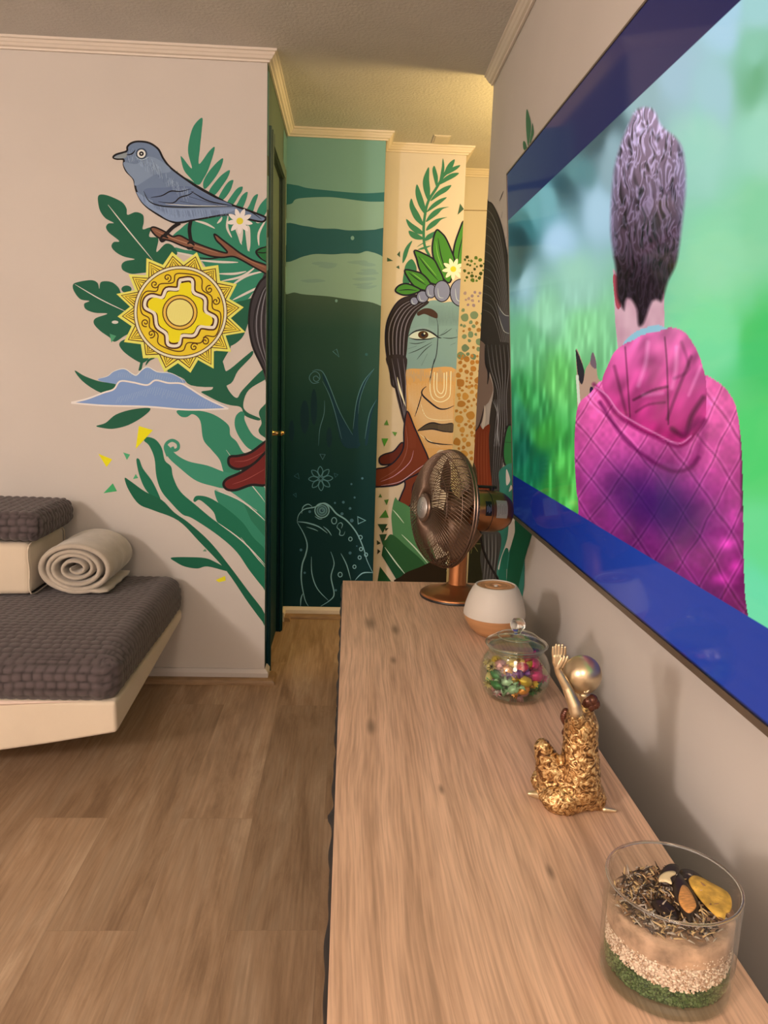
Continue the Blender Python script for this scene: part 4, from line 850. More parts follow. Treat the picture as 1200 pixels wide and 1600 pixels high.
    mix(m, hair, np.clip(e1 * 1.5 + .15 * 0, 0, 1))
    # jacket
    J = c2([(330, 300), (316, 400), (314, 520), (322, 660), (330, 740), (330, 1100), (600, 1400), (1040, 1500), (1025, 1100), (1020, 1000), (1018, 850), (1016, 700), (1010, 480), (990, 320), (950, 240), (895, 195), (850, 180), (810, 250), (700, 300), (500, 250), (430, 200), (380, 250)])
    m = inside(J); t = np.clip((Y - 590) / 330, 0, 1)[:, None]; fo = vnoise(X / 30, Y / 40, 21)[:, None]
    jc = np.array([236, 100, 166]) * (1 - t) + np.array([125, 24, 100]) * t; jc = jc * (.82 + .38 * fo)
    qx = (X - 900) / 48.0; qy = (Y - 600) / (60.0 + (X - 900) * .10)
    for a in ((qx * 1.25 + qy), (qx * .75 - qy)):
        fr = np.abs((a + .12 * (vnoise(X / 30, Y / 30, 22) - .5)) % 1 - .5) * 2; jc = jc * (1 - .24 * np.clip(1 - (1 - fr) * 11, 0, 1))[:, None] + (np.clip(1 - np.abs((1 - fr) - .16) * 9, 0, 1) * 18)[:, None]
    pk = vnoise(X / 6, Y / 7, 24)[:, None]; jc = jc * (.92 + .16 * pk)
    bl = np.exp(-(((X - 1020) / 95) ** 2 + ((Y - (785 + (X - 1020) * .25)) / 62) ** 2))[:, None]; jc = jc * (1 - .78 * bl) + np.array([42, 12, 92]) * .78 * bl
    bd = np.clip((Y - (800 + (X - 950) * .52)) / 70, 0, 1)[:, None] * (X < 1130)[:, None]; jc = jc * (1 - .45 * bd) + np.array([70, 18, 100]) * .45 * bd
    cf = np.clip(1 - dist([(780 + 1010 / 2.667, 520 + 320 / 2.667), (780 + 1016 / 2.667, 520 + 740 / 2.667)]) / 5, 0, 1)[:, None]; jc = jc * (1 - .5 * cf)
    for (hx, hy, rx_, ry_, am) in ((1135, 850, 14, 10, 90), (1150, 885, 10, 10, 90), (1128, 905, 16, 9, 80), (1145, 808, 8, 14, 60), (1085, 640, 20, 26, 25)): jc = jc + np.array([1, .25, .75]) * (am * np.exp(-(((X - hx) / rx_) ** 2 + ((Y - hy) / ry_) ** 2)))[:, None]
    mix(m, jc)
    HD = c2([(430, 195), (455, 130), (482, 78), (525, 45), (560, 30), (600, 8), (660, -5), (720, -22), (775, 0), (825, 75), (850, 150), (862, 200), (862, 300), (850, 380), (770, 470), (720, 452), (640, 430), (545, 380), (480, 310), (440, 250)])
    m = inside(HD); t = np.clip((Y - 510) / 170, 0, 1)[:, None]; hc = np.array([240, 118, 182]) * (1 - t) + np.array([196, 42, 122]) * t; fo = vnoise((X + Y * .5) / 13, (Y - X * .3) / 26, 31)[:, None]; hc = hc * (.74 + .42 * fo)
    for ps, wd, am in (([(690, 20), (700, 150), (705, 380)], 2.2, .40), ([(525, 60), (535, 200), (545, 350)], 2.2, .38), ([(560, 280), (640, 240), (700, 225)], 3.2, .45), ([(800, 100), (740, 250), (700, 360)], 4.0, .32), ([(850, 270), (800, 350), (775, 430), (720, 400)], 6, .42), ([(480, 140), (510, 260), (530, 340)], 4, .3), ([(760, 40), (790, 150), (730, 190)], 4, .22), ([(570, 330), (620, 300), (690, 290)], 3, .3)):
        hc = hc * (1 - am * soft(dist(c2(ps, False)), wd))[:, None]
    for ps, wd in (([(620, 40), (610, 130), (580, 220)], 5), ([(740, 60), (735, 160), (720, 230)], 5), ([(600, 260), (680, 250)], 5), ([(840, 140), (790, 260)], 4)): hc = hc + np.array([28, 40, 34]) * soft(dist(c2(ps, False)), wd)[:, None]
    mix(m, hc)
    for ps, wd, cc, am in (([(395, 215), (440, 270), (490, 340), (560, 390), (640, 430), (740, 472), (800, 440), (855, 365)], 5, (120, 14, 78), .75), ([(420, 290), (470, 370), (530, 450), (600, 510), (680, 560), (740, 578), (800, 560), (830, 520)], 5, (90, 8, 70), .7), ([(400, 225), (450, 262), (500, 330), (570, 376), (650, 418), (745, 462), (800, 430)], 2, (245, 160, 205), .7), ([(770, 420), (850, 370), (830, 500), (800, 560)], 10, (110, 10, 80), .5)):
        d = dist(c2(ps, False)); a = soft(d, wd) * am; mix(d < wd, cc, a)
    # letterbox bars of the film
    tops = [tvpx(803, 341)[1], tvpx(1150, 0)[1], tvpx(975, 172)[1]]; bots = [tvpx(803, 744)[1], tvpx(1200, 976)[1], tvpx(960, 838)[1]]
    print('bars', tops, bots)
    vt_ = sum(tops) / 3; vb_ = sum(bots) / 3
    tb = v > vt_; col[tb] = np.array([36, 36, 82]); 
    bb = v < vb_; s = np.clip(u[bb] / .62, 0, 1)[:, None]; col[bb] = np.array([6, 20, 84]) * (1 - s) + np.array([34, 64, 156]) * s
    ed = np.clip(np.minimum(np.minimum(u, 1 - u) * 16 / 9, np.minimum(v - .012, 1 - v)) / .006, 0, 1)[:, None]; col = col * ed
    col = np.clip(col, 0, 255) / 255.0; L = np.where(col <= .04045, col / 12.92, ((col + .055) / 1.055) ** 2.4)
    me = bpy.data.meshes.new('screen'); ii, jj = np.meshgrid(np.arange(nu - 1), np.arange(nv - 1), indexing='ij'); ii = ii.ravel(); jj = jj.ravel()
    F = np.stack([ii * nv + jj, ii * nv + jj + 1, (ii + 1) * nv + jj + 1, (ii + 1) * nv + jj], 1)
    me.vertices.add(nu * nv); me.vertices.foreach_set('co', P.astype(np.float32).ravel())
    me.loops.add(F.size); me.loops.foreach_set('vertex_index', F.astype(np.int32).ravel())
    me.polygons.add(len(F)); me.polygons.foreach_set('loop_start', np.arange(0, F.size, 4, dtype=np.int32)); me.update(calc_edges=True); me.validate()
    a = me.color_attributes.new('Col', 'FLOAT_COLOR', 'POINT'); a.data.foreach_set('color', np.concatenate([L, np.ones((len(L), 1))], 1).astype(np.float32).ravel())
    m_ = bpy.data.materials.new('lit_screen'); m_.use_nodes = True; nt = m_.node_tree; bs = nt.nodes['Principled BSDF']
    bs.inputs['Base Color'].default_value = (.004, .004, .005, 1); bs.inputs['Roughness'].default_value = .07; bs.inputs['Specular IOR Level'].default_value = .5; bs.inputs['IOR'].default_value = 1.22
    at_ = nt.nodes.new('ShaderNodeAttribute'); at_.attribute_name = 'Col'; nt.links.new(at_.outputs['Color'], bs.inputs['Emission Color']); bs.inputs['Emission Strength'].default_value = .95
    me.materials.append(m_); o_ = bpy.data.objects.new('screen', me); C.objects.link(o_); o_.parent = tvo; o_.matrix_parent_inverse = world_of(tvo).inverted(); o_['label'] = 'lit screen picture of a curly grey head and quilted pink jacket on green'
build_screen()

# ------------------------------------------------------------------ day bed sofa
M_cream = mat('cream_upholstery', (.66, .575, .45), .85, bump=(420, .25, .0008), var=(5, .05), sheen=.3)
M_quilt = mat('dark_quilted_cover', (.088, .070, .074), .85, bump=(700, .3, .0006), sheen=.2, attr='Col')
def rounded(x0, x1, y0, y1, z0, z1, r, step, disp=None):
    mb = MB(); lo = (x0, y0, z0); hi = (x1, y1, z1)
    def pt(p):
        q = Vector([min(max(p[i], lo[i] + r), hi[i] - r) for i in range(3)]); n = (Vector(p) - q)
        n = n.normalized() if n.length > 1e-9 else Vector((0, 0, 1)); s = q + n * r
        return s + n * (disp(s, n) if disp else 0)
    def samp(a, b_):
        k = max(2, int(round((b_ - a - 2 * r) / step))); m_ = 5
        return [a + r - r * math.tan(PI / 4 * (m_ - i) / m_) for i in range(m_)] + [a + r + (b_ - a - 2 * r) * i / k for i in range(k + 1)] + [b_ - r + r * math.tan(PI / 4 * (i + 1) / m_) for i in range(m_)]
    SS = [samp(lo[i], hi[i]) for i in range(3)]
    for ax in range(3):
        u_, v_ = [i for i in range(3) if i != ax]
        for side in (0, 1):
            A, B_ = SS[u_], SS[v_]; vs = []
            for a in A:
                for c_ in B_:
                    p = [0, 0, 0]; p[ax] = hi[ax] if side else lo[ax]; p[u_] = a; p[v_] = c_; vs.append(pt(p))
            nb = len(B_); fs = [(i * nb + j, i * nb + j + 1, (i + 1) * nb + j + 1, (i + 1) * nb + j) for i in range(len(A) - 1) for j in range(nb - 1)]
            mb.add(vs, fs)
    return mb
rq = np.random.RandomState(5).rand(40, 40)
def wob(x, y, s=1.0):
    x = x * s; y = y * s; xi, yi = math.floor(x), math.floor(y); fx, fy = x - xi, y - yi; fx = fx * fx * (3 - 2 * fx); fy = fy * fy * (3 - 2 * fy)
    g = lambda a, b_: rq[a % 40, b_ % 40]
    return (g(xi, yi) * (1 - fx) + g(xi + 1, yi) * fx) * (1 - fy) + (g(xi, yi + 1) * (1 - fx) + g(xi + 1, yi + 1) * fx) * fy - .5
def quilt(cx_, cy_, amp, seam=None):
    def f(s, n):
        # pattern runs over the top and down the front; down the side it uses depth and height
        a = s.x + (1 - abs(n.x)) * 0; d = s.y
        if abs(n.x) > .7: a = s.z * 1.0; d = s.y
        elif abs(n.y) > .7: d = s.z
        else: d = s.y + (s.z if n.y < -.3 else 0)
        if abs(n.x) <= .7 and n.x > .3: a = s.x - s.z * .5
        a += .010 * wob(s.x, s.y, 9) + .006 * wob(s.x + 3, s.y, 22); d += .010 * wob(s.y + 7, s.x, 9) + .006 * wob(s.y, s.x + 5, 22)
        u_ = a / cx_; row = math.floor(d / cy_); v_ = d / cy_ ; u_ += .25 * (row % 2)
        bu = abs(math.sin(PI * u_)) ** .45; bv = abs(math.sin(PI * v_)) ** .45
        if seam is not None: return bu * bv
        return amp * (bu * bv - .5) + .004 * wob(s.x, s.y, 4)
    return f
def seam_shade(o, bx):
    """groove shade along the stitched seams, put into the colour: value per vertex, 1 on the pads and 0 on the seams"""
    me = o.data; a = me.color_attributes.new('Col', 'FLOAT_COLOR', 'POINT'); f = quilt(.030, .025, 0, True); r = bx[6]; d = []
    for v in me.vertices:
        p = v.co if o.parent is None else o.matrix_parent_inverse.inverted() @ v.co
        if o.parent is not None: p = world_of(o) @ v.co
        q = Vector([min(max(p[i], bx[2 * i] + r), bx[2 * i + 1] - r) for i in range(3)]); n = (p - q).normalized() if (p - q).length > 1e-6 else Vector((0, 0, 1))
        k = f(q + n * r, n); k = min(1, .22 + .95 * k); d += [.098 * k, .078 * k, .083 * k, 1]  # vertex colour darkened towards the seams as painted groove shade
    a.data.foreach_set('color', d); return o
sofa = empty('day_bed_sofa', (-1.5, 2.55, 0), 'cream low sofa with a dark quilted seat cover against the left wall', 'sofa')
# base, its underside rising towards the wall end
b = MB(); NXs = [-2.5, -2.0, -1.5, -1.25, -1.05, -.85, -.655]; ZB = [.10, .10, .10, .115, .142, .175, .212]; ZK = [.12, .12, .14, .19, .22, .25, .272]
vs = []
for x, zf, zk in zip(NXs, ZB, ZK): vs += [(x, 2.125, zf), (x, 2.12, .310), (x, 3.01, .315), (x, 3.01, zk)]
fs = [(i * 4 + j, i * 4 + (j + 1) % 4, (i + 1) * 4 + (j + 1) % 4, (i + 1) * 4 + j) for i in range(6) for j in range(4)] + [(3, 2, 1, 0), (24, 25, 26, 27)]
b.add(vs, fs); b.build('base', M_cream, sofa, bevel=.012)['label'] = 'cream upholstered base'
b = MB()
for x, y in ((-2.3, 2.25), (-2.3, 2.85), (-1.5, 2.25), (-1.5, 2.85)):
    q = MB(); q.lathe([(0, 0), (.022, 0), (.026, .10 if y < 2.5 else .14), (0, .10 if y < 2.5 else .14)], (x, y, 0), 16); q.build('leg', M_black, sofa)
def seat_disp(s, n):
    return quilt(.030, .025, .0048)(s, n) - (.035 * max(0, (s.z - .40)) / .06 * max(0, 1 - (s.y - 2.13) / .25) ** 2 if n.z > .3 else 0)
b = rounded(-2.48, -.645, 2.105, 3.005, .302, .462, .060, .0048, seat_disp); seam_shade(b.build('seat_cover', M_quilt, sofa, smooth=True), (-2.48, -.645, 2.105, 3.005, .302, .462, .060))['label'] = 'dark grey brown quilted seat cover'
# folded cream sheet edge showing between cover and base
b = MB(); b.grid(lambda u, v: Vector((-2.4 + u * 1.66, 2.1195 - .009 * math.sin(v * PI) * min(1, (1 - u) * 6), .312 - (.034 * min(1, (1 - u) * 3.0)) * (1 - v))), 40, 6); b.build('sheet_edge', mat('pinkish_sheet', (.68, .55, .47), .8), sofa, smooth=True)

bol = rounded(-1.9, -1.094, 2.635, 2.970, .470, .655, .022, .03, lambda s, n: .006 * wob(s.x, s.z, 9)); bo = bol.build('bolster', M_cream, smooth=True)
tag(bo, 'cream block cushion lying on the sofa beneath the dark quilted cushion', 'cushion')
pi = MB(); q0 = -1.097; pi.tube([(q0, y, z) for y, z in crom([(2.645, .475), (2.640, .56), (2.645, .645), (2.80, .652), (2.965, .645), (2.970, .56), (2.965, .475), (2.80, .468)], True, 4)], .0028, 6, closed=True); pi.build('piping', M_cream, bo, smooth=True)
b = rounded(-1.85, -1.045, 2.60, 2.965, .667, .768, .040, .0048, quilt(.030, .025, .0075)); o = seam_shade(b.build('quilted_cushion', M_quilt, smooth=True), (-1.85, -1.045, 2.60, 2.965, .667, .768, .040))
tag(o, 'dark grey brown quilted cushion resting on top of the cream block cushion', 'cushion')

# rolled blanket
M_blanket = mat('plush_blanket', (.47, .42, .35), .95, bump=(160, .35, .0015), var=(22, .10), sheen=.5)
def roll():
    mb = MB(); turns = 4.35; n = 190; A, B_ = .140, .092; th0 = .010; cx_, cz_ = -.948, .471 + B_
    mid = []
    for i in range(n + 1):
        t = i / n; th = -1.15 - t * turns * 2 * PI; k = (1 - t) ** .85 * .86 + .10
        w = 1 + .05 * math.sin(th * 1.0 + t * 9) + .035 * math.sin(2.3 * th + 1) * t
        mid.append(Vector((cx_ + A * k * w * math.cos(th) * (1 - .15 * t), 0, cz_ + B_ * k * w * math.sin(th))))
    mid.insert(0, mid[0] + Vector((.030, 0, -.004))); mid.insert(0, mid[1] + Vector((.06, 0, -.001)))
    # keep above the seat
    N_ = []
    for i, p in enumerate(mid):
        a = mid[max(0, i - 1)]; c_ = mid[min(len(mid) - 1, i + 1)]; t = (c_ - a).normalized(); N_.append(Vector((-t.z, 0, t.x)))
    L_ = .285; y0 = 2.655
    ys = [(0, .15), (.0015, .55), (.005, .85), (.011, 1.0)]; seq = [(y0 + a, k) for a, k in ys] + [(y0 + .011 + (L_ - .022) * i / 14, 1.0 + .05 * math.sin(i * 2.1)) for i in range(1, 14)] + [(y0 + L_ - a, k) for a, k in ys[::-1]]
    k = len(mid); rings = []
    for (y, s) in seq:
        ring = []
        for sg in (1, -1):
            idx = range(k) if sg == 1 else range(k - 1, -1, -1)
            for i in idx:
                t = i / k; th = (.0098 - .0045 * t) * s * min(1, .45 + i * .35, .45 + (k - 1 - i) * .35)
                dy = .006 * math.sin(i * .11 + 1) * (1 if y < 2.7 else .5) if i > 6 else 0
                p = mid[i] + N_[i] * sg * th; p = Vector((p.x + .002 * math.sin(y * 70 + i * .2), y + dy, max(p.z, .4695))); ring.append(p)
        rings.append(ring)
    R_ = len(rings[0]); vs = [p for r_ in rings for p in r_]; fs = []
    for a in range(len(rings) - 1):
        for j in range(R_):
            j2 = (j + 1) % R_; fs.append((a * R_ + j, a * R_ + j2, (a + 1) * R_ + j2, (a + 1) * R_ + j))
    for e0, rev in ((0, False), ((len(rings) - 1) * R_, True)):
        for i in range(k - 1):
            q = (e0 + i, e0 + i + 1, e0 + R_ - 2 - i, e0 + R_ - 1 - i); fs.append(q if rev else q[::-1])
    mb.add(vs, fs); return mb
o = roll().build('rolled_blanket', M_blanket, smooth=True); tag(o, 'thick beige grey plush blanket rolled up on the dark sofa seat', 'blanket')

# ------------------------------------------------------------------ glass that lets light straight through
def thin_glass(name, tint=(.97, .985, .975), ior=1.35, rough=.02):
    m = bpy.data.materials.new(name); m.use_nodes = True; nt = m.node_tree; nt.nodes.remove(nt.nodes['Principled BSDF']); out = nt.nodes['Material Output']
    t = nt.nodes.new('ShaderNodeBsdfTransparent'); t.inputs[0].default_value = (*tint, 1); g = nt.nodes.new('ShaderNodeBsdfGlossy'); g.inputs['Roughness'].default_value = rough; g.inputs['Color'].default_value = (1, 1, 1, 1)
    lw = nt.nodes.new('ShaderNodeLayerWeight'); lw.inputs[0].default_value = .5; pw = nt.nodes.new('ShaderNodeMath'); pw.operation = 'POWER'; pw.inputs[1].default_value = 4.0
    f0 = ((ior - 1) / (ior + 1)) ** 2; ma = nt.nodes.new('ShaderNodeMath'); ma.operation = 'MULTIPLY_ADD'; ma.inputs[1].default_value = .75; ma.inputs[2].default_value = f0
    nt.links.new(lw.outputs['Facing'], pw.inputs[0]); nt.links.new(pw.outputs[0], ma.inputs[0]); mx = nt.nodes.new('ShaderNodeMixShader')
    nt.links.new(ma.outputs[0], mx.inputs[0]); nt.links.new(t.outputs[0], mx.inputs[1]); nt.links.new(g.outputs[0], mx.inputs[2]); nt.links.new(mx.outputs[0], out.inputs[0]); return m
M_glass = thin_glass('clear_glass')
M_glass2 = thin_glass('clear_glass_thick', (.90, .93, .90), 1.5)
M_solid = mat('solid_glass', (.97, 1, .98), .02, trans=1.0, ior=1.45)

# ------------------------------------------------------------------ desk fan
M_copper = mat('copper_paint', (.44, .185, .075), .28, .85)
M_copd = mat('dark_copper_wire', (.17, .115, .085), .33, .8)
M_blade = mat('brown_blade', (.15, .085, .05), .35, .3)
M_bk = mat('black_plastic', (.012, .012, .012), .4)
M_silver = mat('silver_badge', (.55, .55, .55), .35, .8)
fan = empty('desk_fan', (.290, 1.94, TOPZ), 'copper coloured desk fan with a round wire cage at the far end of the cabinet', 'fan')
b = MB(); b.lathe([(0, 0), (.0935, 0), (.095, .003), (.094, .006), (0, .006)], (.29, 1.94, TOPZ), 64); b.build('foot_ring', M_bk, fan, smooth='auto')
b = MB(); b.lathe([(.0935, .0062), (.094, .008), (.088, .012), (.065, .019), (.040, .026), (.0285, .030), (.0255, .034), (0, .034)], (.29, 1.94, TOPZ), 64); b.build('base', M_copper, fan, smooth=True)
b = MB(); b.lathe([(.0245, .032), (.0235, .04), (.0225, .125), (.021, .13), (0, .13)], (.293, 1.94, TOPZ), 32); b.build('pole', M_copper, fan, smooth='auto')
FP = Vector((.347, 1.958, .926)); fn = Vector((-.935, -.335, .085)).normalized()
FM = Matrix.Translation(FP) @ fn.to_track_quat('Z', 'Y').to_matrix().to_4x4()
b = MB(); b.ball((.302, 1.945, TOPZ + .135), .021, 20, 12); b.tube([(.302, 1.945, TOPZ + .14), (.325, 1.948, TOPZ + .160), FP + Vector((0, 0, -.03))], [.016, .017, .02], 14)
b.tube([(.29, 1.915, TOPZ + .135), (.285, 1.90, TOPZ + .135)], [.012, .012], 14); b.build('tilt_joint', M_bk, fan, smooth='auto')
b = MB(); b.lathe([(0, -.086), (.022, -.085), (.040, -.076), (.050, -.060), (.0545, -.040), (.055, 0), (.055, .034), (.052, .040), (0, .040)], (0, 0, 0), 48, 0, FM); mo = b.build('motor_housing', M_copper, fan, smooth=True)
b = MB(); b.lathe([(.0553, -.007), (.0553, -.0058), (.0553, -.005)], (0, 0, 0), 48, 0, FM); b.build('seam', M_bk, mo)
cv = (Vector((0, 0, 1.26)) - FP).normalized(); loc = FM.to_3x3().inverted() @ cv; a0 = math.atan2(loc.y, loc.x)
def patch(a, da, s0, s1, r): return [FM @ Vector((r * math.cos(a + da * t), r * math.sin(a + da * t), s)) for s in (s0, s1) for t in np.linspace(-1, 1, 7)]
for nm, a, da, s0, s1, mm in (('rating_label', a0 + .12, .42, -.048, -.016, mat('silver_sticker', (.36, .36, .33), .4, .3)), ('small_label', a0 + .12, .34, -.002, .016, M_bk)):
    b = MB(); b.add(patch(a, da, s0, s1, .0558), [(i, i + 1, i + 8, i + 7) for i in range(6)]); lb = b.build(nm, mm, mo); lb['label'] = 'printed sticker'
    b = MB(); cl = M_bk if nm == 'rating_label' else M_silver
    for k in range(5):
        s = s0 + (s1 - s0) * (.15 + .16 * k); b.add(patch(a + da * R.uniform(-.2, .1), da * R.uniform(.35, .6), s, s + .0012, .0561), [(i, i + 1, i + 8, i + 7) for i in range(6)])
    b.build('print_line', mat('grey_print', (.14, .14, .13), .5) if nm == 'rating_label' else M_silver, lb)
b = MB(); kb = FM @ Vector((0, 0, -.03)); b.tube([kb + Vector((0, 0, .05)), kb + Vector((0, 0, .066))], [.006, .007], 12); b.tube([kb + Vector((-.04, -.01, .066)), kb + Vector((.012, 0, .063))], .004, 8); b.build('oscillation_knob', M_bk, fan, smooth='auto')
RF = .149
def prof_f(t): a = t * PI / 2; return (.034 + (RF - .034) * math.sin((1 - t) * PI / 2) ** .9, .102 + .062 * math.sin(t * PI / 2) ** 1.0)
def grille(nw, fr, sw, rad, nm, m_):
    b = MB()
    for w_ in range(nw):
        a = 2 * PI * w_ / nw; pts = []
        for i in range(13):
            t = i / 12; r, s = fr(t); an = a + sw * t; pts.append(FM @ Vector((r * math.cos(an), r * math.sin(an), s)))
        b.tube(pts, rad, 5)
    return b
b = grille(90, prof_f, .55, .00115, '', None)
for t in (.30, .62):
    r, s = prof_f(t); b.tube([FM @ Vector((r * math.cos(a), r * math.sin(a), s - .001)) for a in np.linspace(0, 2 * PI, 65)[:-1]], .0013, 6, closed=True)
b.build('front_grille', M_copd, fan, smooth=True)
b = grille(84, lambda t: (RF - (RF - .045) * t, .094 - .050 * math.sin(t * PI / 2)), -.35, .0011, '', None)
for t in (.18, .36, .54, .72):
    r, s = RF - (RF - .045) * t, .094 - .050 * math.sin(t * PI / 2); b.tube([FM @ Vector((r * math.cos(a), r * math.sin(a), s)) for a in np.linspace(0, 2 * PI, 65)[:-1]], .0009, 6, closed=True)
b.build('rear_grille', M_copd, fan, smooth=True)
b = MB()
for s, rr in ((.102, .0028), (.094, .0028)): b.tube([FM @ Vector((RF * math.cos(a), RF * math.sin(a), s)) for a in np.linspace(0, 2 * PI, 97)[:-1]], rr, 8, closed=True)
b.lathe([(RF + .0005, .095), (RF + .0015, .101), (RF - .001, .101), (RF - .001, .095)], (0, 0, 0), 96, 0, FM, closed=True); b.build('cage_rim', M_copd, fan, smooth='auto')
b = MB(); b.lathe([(.036, .160), (.037, .165), (.034, .168), (.031, .1685), (0, .1685)], (0, 0, 0), 40, 0, FM); hb = b.build('hub_badge', M_copd, fan, smooth='auto')
b = MB(); b.lathe([(.0275, .1688), (.027, .1700), (0, .1702)], (0, 0, 0), 40, 0, FM); bd_ = b.build('badge_disc', M_silver, hb, smooth=True)
b = MB()
for k in range(5): b.box(-.014 + k * .0062, -.010 + k * .0062, -.002, .0035, .1702, .1706, 0, FM @ Matrix.Rotation(1.2, 4, 'Z'))
b.build('badge_mark', mat('grey_mark', (.2, .2, .2), .5), hb)
b = MB(); b.lathe([(0, .045), (.026, .045), (.028, .055), (.028, .085), (.020, .098), (0, .102)], (0, 0, 0), 32, 0, FM); b.build('rotor_hub', M_blade, fan, smooth='auto')
for k in range(4):
    a = k * PI / 2 + .5
    def bl(u, v, a=a):
        r = .024 + .108 * u; wd = (.30 + .75 * math.sin(min(1, u * 1.15) * PI * .62)) * .62; an = a + (v - .5) * 2 * wd * (1 - .25 * u) + .30 * u
        return FM @ Vector((r * math.cos(an), r * math.sin(an), .075 + (v - .5) * -.042 * (1 - .3 * u)))
    b = MB(); b.grid(bl, 14, 10); o = b.build('blade', M_blade, fan, smooth=True); sd = o.modifiers.new('s', 'SOLIDIFY'); sd.thickness = .0015
b = MB(); b.tube(crom([tuple(at(750, 833, 1, 1.965)), tuple(at(756, 862, 1, 1.975)), tuple(at(768, 888, 1, 1.985)), tuple(at(778, 906, 1, 1.99)), (.405, 2.03, .71), (.425, 2.06, .704), (.432, 2.075, .702)], False, 6), .0034, 8); b.build('power_cord', M_bk, fan, smooth=True)

# ------------------------------------------------------------------ diffuser
M_white = mat('matt_white_ceramic', (.50, .475, .43), .55)
M_bamb = mat('light_wood_shell', (.44, .23, .105), .45, var=(10, .16, (1, 1, 9)))
dc = (.335, 1.642, TOPZ)
dif = empty('aroma_diffuser', dc, 'round aroma diffuser, white above and wood below, between the fan and the sweet jar', 'diffuser')
b = MB(); b.lathe([(0, 0), (.034, 0), (.040, .003), (.054, .016), (.064, .032), (.0682, .046)], dc, 64); b.build('wooden_bowl', M_bamb, dif, smooth=True)
b = MB(); b.lathe([(.0690, .0465), (.0690, .052), (.066, .068), (.060, .088), (.052, .105), (.046, .1135), (.0435, .1145), (.042, .113), (.042, .108), (0, .108)], dc, 64); b.build('white_cover', M_white, dif, smooth=True)
b = MB(); b.lathe([(0, .1085), (.0415, .1085), (.0415, .1125), (.034, .1130), (.032, .1115), (.024, .1115), (.023, .1128), (.012, .1128), (.011, .110), (0, .110)], dc, 48); tp = b.build('top_disc', M_bamb, dif, smooth='auto')
b = MB(); b.lathe([(.0, .1105), (.0045, .1105), (.005, .112), (.004, .1132), (0, .1135)], dc, 20); b.build('mist_nozzle', M_white, tp, smooth=True)

# ------------------------------------------------------------------ sweet jar
jc_ = Vector((.3085, 1.300, TOPZ))
jar = empty('glass_jar', jc_, 'round clear glass jar with lid full of colourful wrapped sweets', 'jar')
jp = [(0, .0), (.040, 0), (.046, .003), (.055, .013), (.0615, .030), (.0635, .045), (.0615, .062), (.056, .076), (.0505, .084), (.049, .089), (.0495, .094), (.0475, .094), (.0468, .089), (.0485, .083), (.054, .0745), (.0590, .061), (.0608, .045), (.059, .031), (.0525, .015), (.044, .0065), (0, .0055)]
b = MB(); b.lathe(jp, jc_, 72); b.build('jar_body', M_glass2, jar, smooth=True)
b = MB(); b.lathe([(0, .0945), (.048, .0945), (.0535, .0965), (.0545, .100), (.0535, .1035), (.047, .106), (.040, .112), (.028, .1165), (.014, .119), (0, .1195)], jc_, 72); lid = b.build('lid', M_glass2, jar, smooth=True); 
b = MB(); b.lathe([(.045, .086), (.0455, .094), (.0437, .094), (.0433, .086)], jc_, 72, closed=True); b.build('lid_collar', M_glass2, lid, smooth=True)
b = MB(); b.lathe([(0, .1192), (.007, .1192), (.0065, .122), (.010, .126), (.0138, .133), (.0132, .140), (.009, .145), (0, .147)], jc_, 40); b.tube([jc_ + Vector((.0538 * math.cos(a), .0538 * math.sin(a), .100)) for a in np.linspace(0, 2 * PI, 97)[:-1]], .0020, 10, closed=True); b.tube([jc_ + Vector((.0485 * math.cos(a), .0485 * math.sin(a), .0925)) for a in np.linspace(0, 2 * PI, 97)[:-1]], .0017, 10, closed=True); b.tube([jc_ + Vector((.034 * math.cos(a), .034 * math.sin(a), .1145)) for a in np.linspace(0, 2 * PI, 97)[:-1]], .0012, 8, closed=True); b.build('knob_and_rims', M_solid, lid, smooth=True)

def foil(name, c, met=.35): return mat(name, c, .28, met, bump=(300, .5, .002))
CN = [('magenta', (.62, .03, .20)), ('gold yellow', (.62, .42, .04)), ('dark green', (.03, .20, .06)), ('purple', (.16, .04, .24)), ('silver white', (.72, .70, .70)), ('pink', (.75, .38, .42)), ('red', (.60, .04, .05)), ('blue', (.03, .14, .42)), ('pale yellow', (.78, .66, .30)), ('pale green', (.36, .58, .36)), ('orange', (.75, .30, .06)), ('lilac', (.42, .26, .50))]
FO = {n: foil(n.replace(' ', '_') + '_foil', c) for n, c in CN}
def candy_mesh(nm, m_, seed):
    rr = random.Random(seed); b = MB(); r = rr.uniform(.0098, .0122); L_ = rr.uniform(.010, .014)
    pr = []
    for i in range(9):
        t = -1 + 2 * i / 8; pr.append((max(.0018, r * (1 - t * t) ** .42), t * L_))
    pr = [(.0075, -L_ - .010), (.0045, -L_ - .005)] + pr + [(.0045, L_ + .005), (.0075, L_ + .010)]
    vs = []; fs = []; n = 14
    for j in range(n):
        a = 2 * PI * j / n
        for i, (q, z) in enumerate(pr):
            fl = 1 + (.45 * (1 if j % 2 else -1) if i in (0, 1, len(pr) - 1, len(pr) - 2) else .05 * math.sin(3 * a + i)); vs.append((q * fl * math.cos(a), q * fl * math.sin(a) * .8, z))
    k = len(pr)
    for j in range(n):
        for i in range(k - 1): fs.append((j * k + i, ((j + 1) % n) * k + i, ((j + 1) % n) * k + i + 1, j * k + i + 1))
    b.add(vs, fs); o = b.build('wrapped_sweet', m_, smooth=True); return o
protos = {}
done = []; rc = random.Random(11)
for k in range(9000):
    a = rc.uniform(0, 2 * PI); rr = .043 * math.sqrt(rc.random()); z = rc.uniform(.0165, .066)
    lim = .045 if .028 < z < .058 else .036
    if rr > lim: continue
    p_ = Vector((rr * math.cos(a), rr * math.sin(a), z))
    if all((p_ - q).length > .0166 for q in done): done.append(p_)
done = done[:60]
used = set()
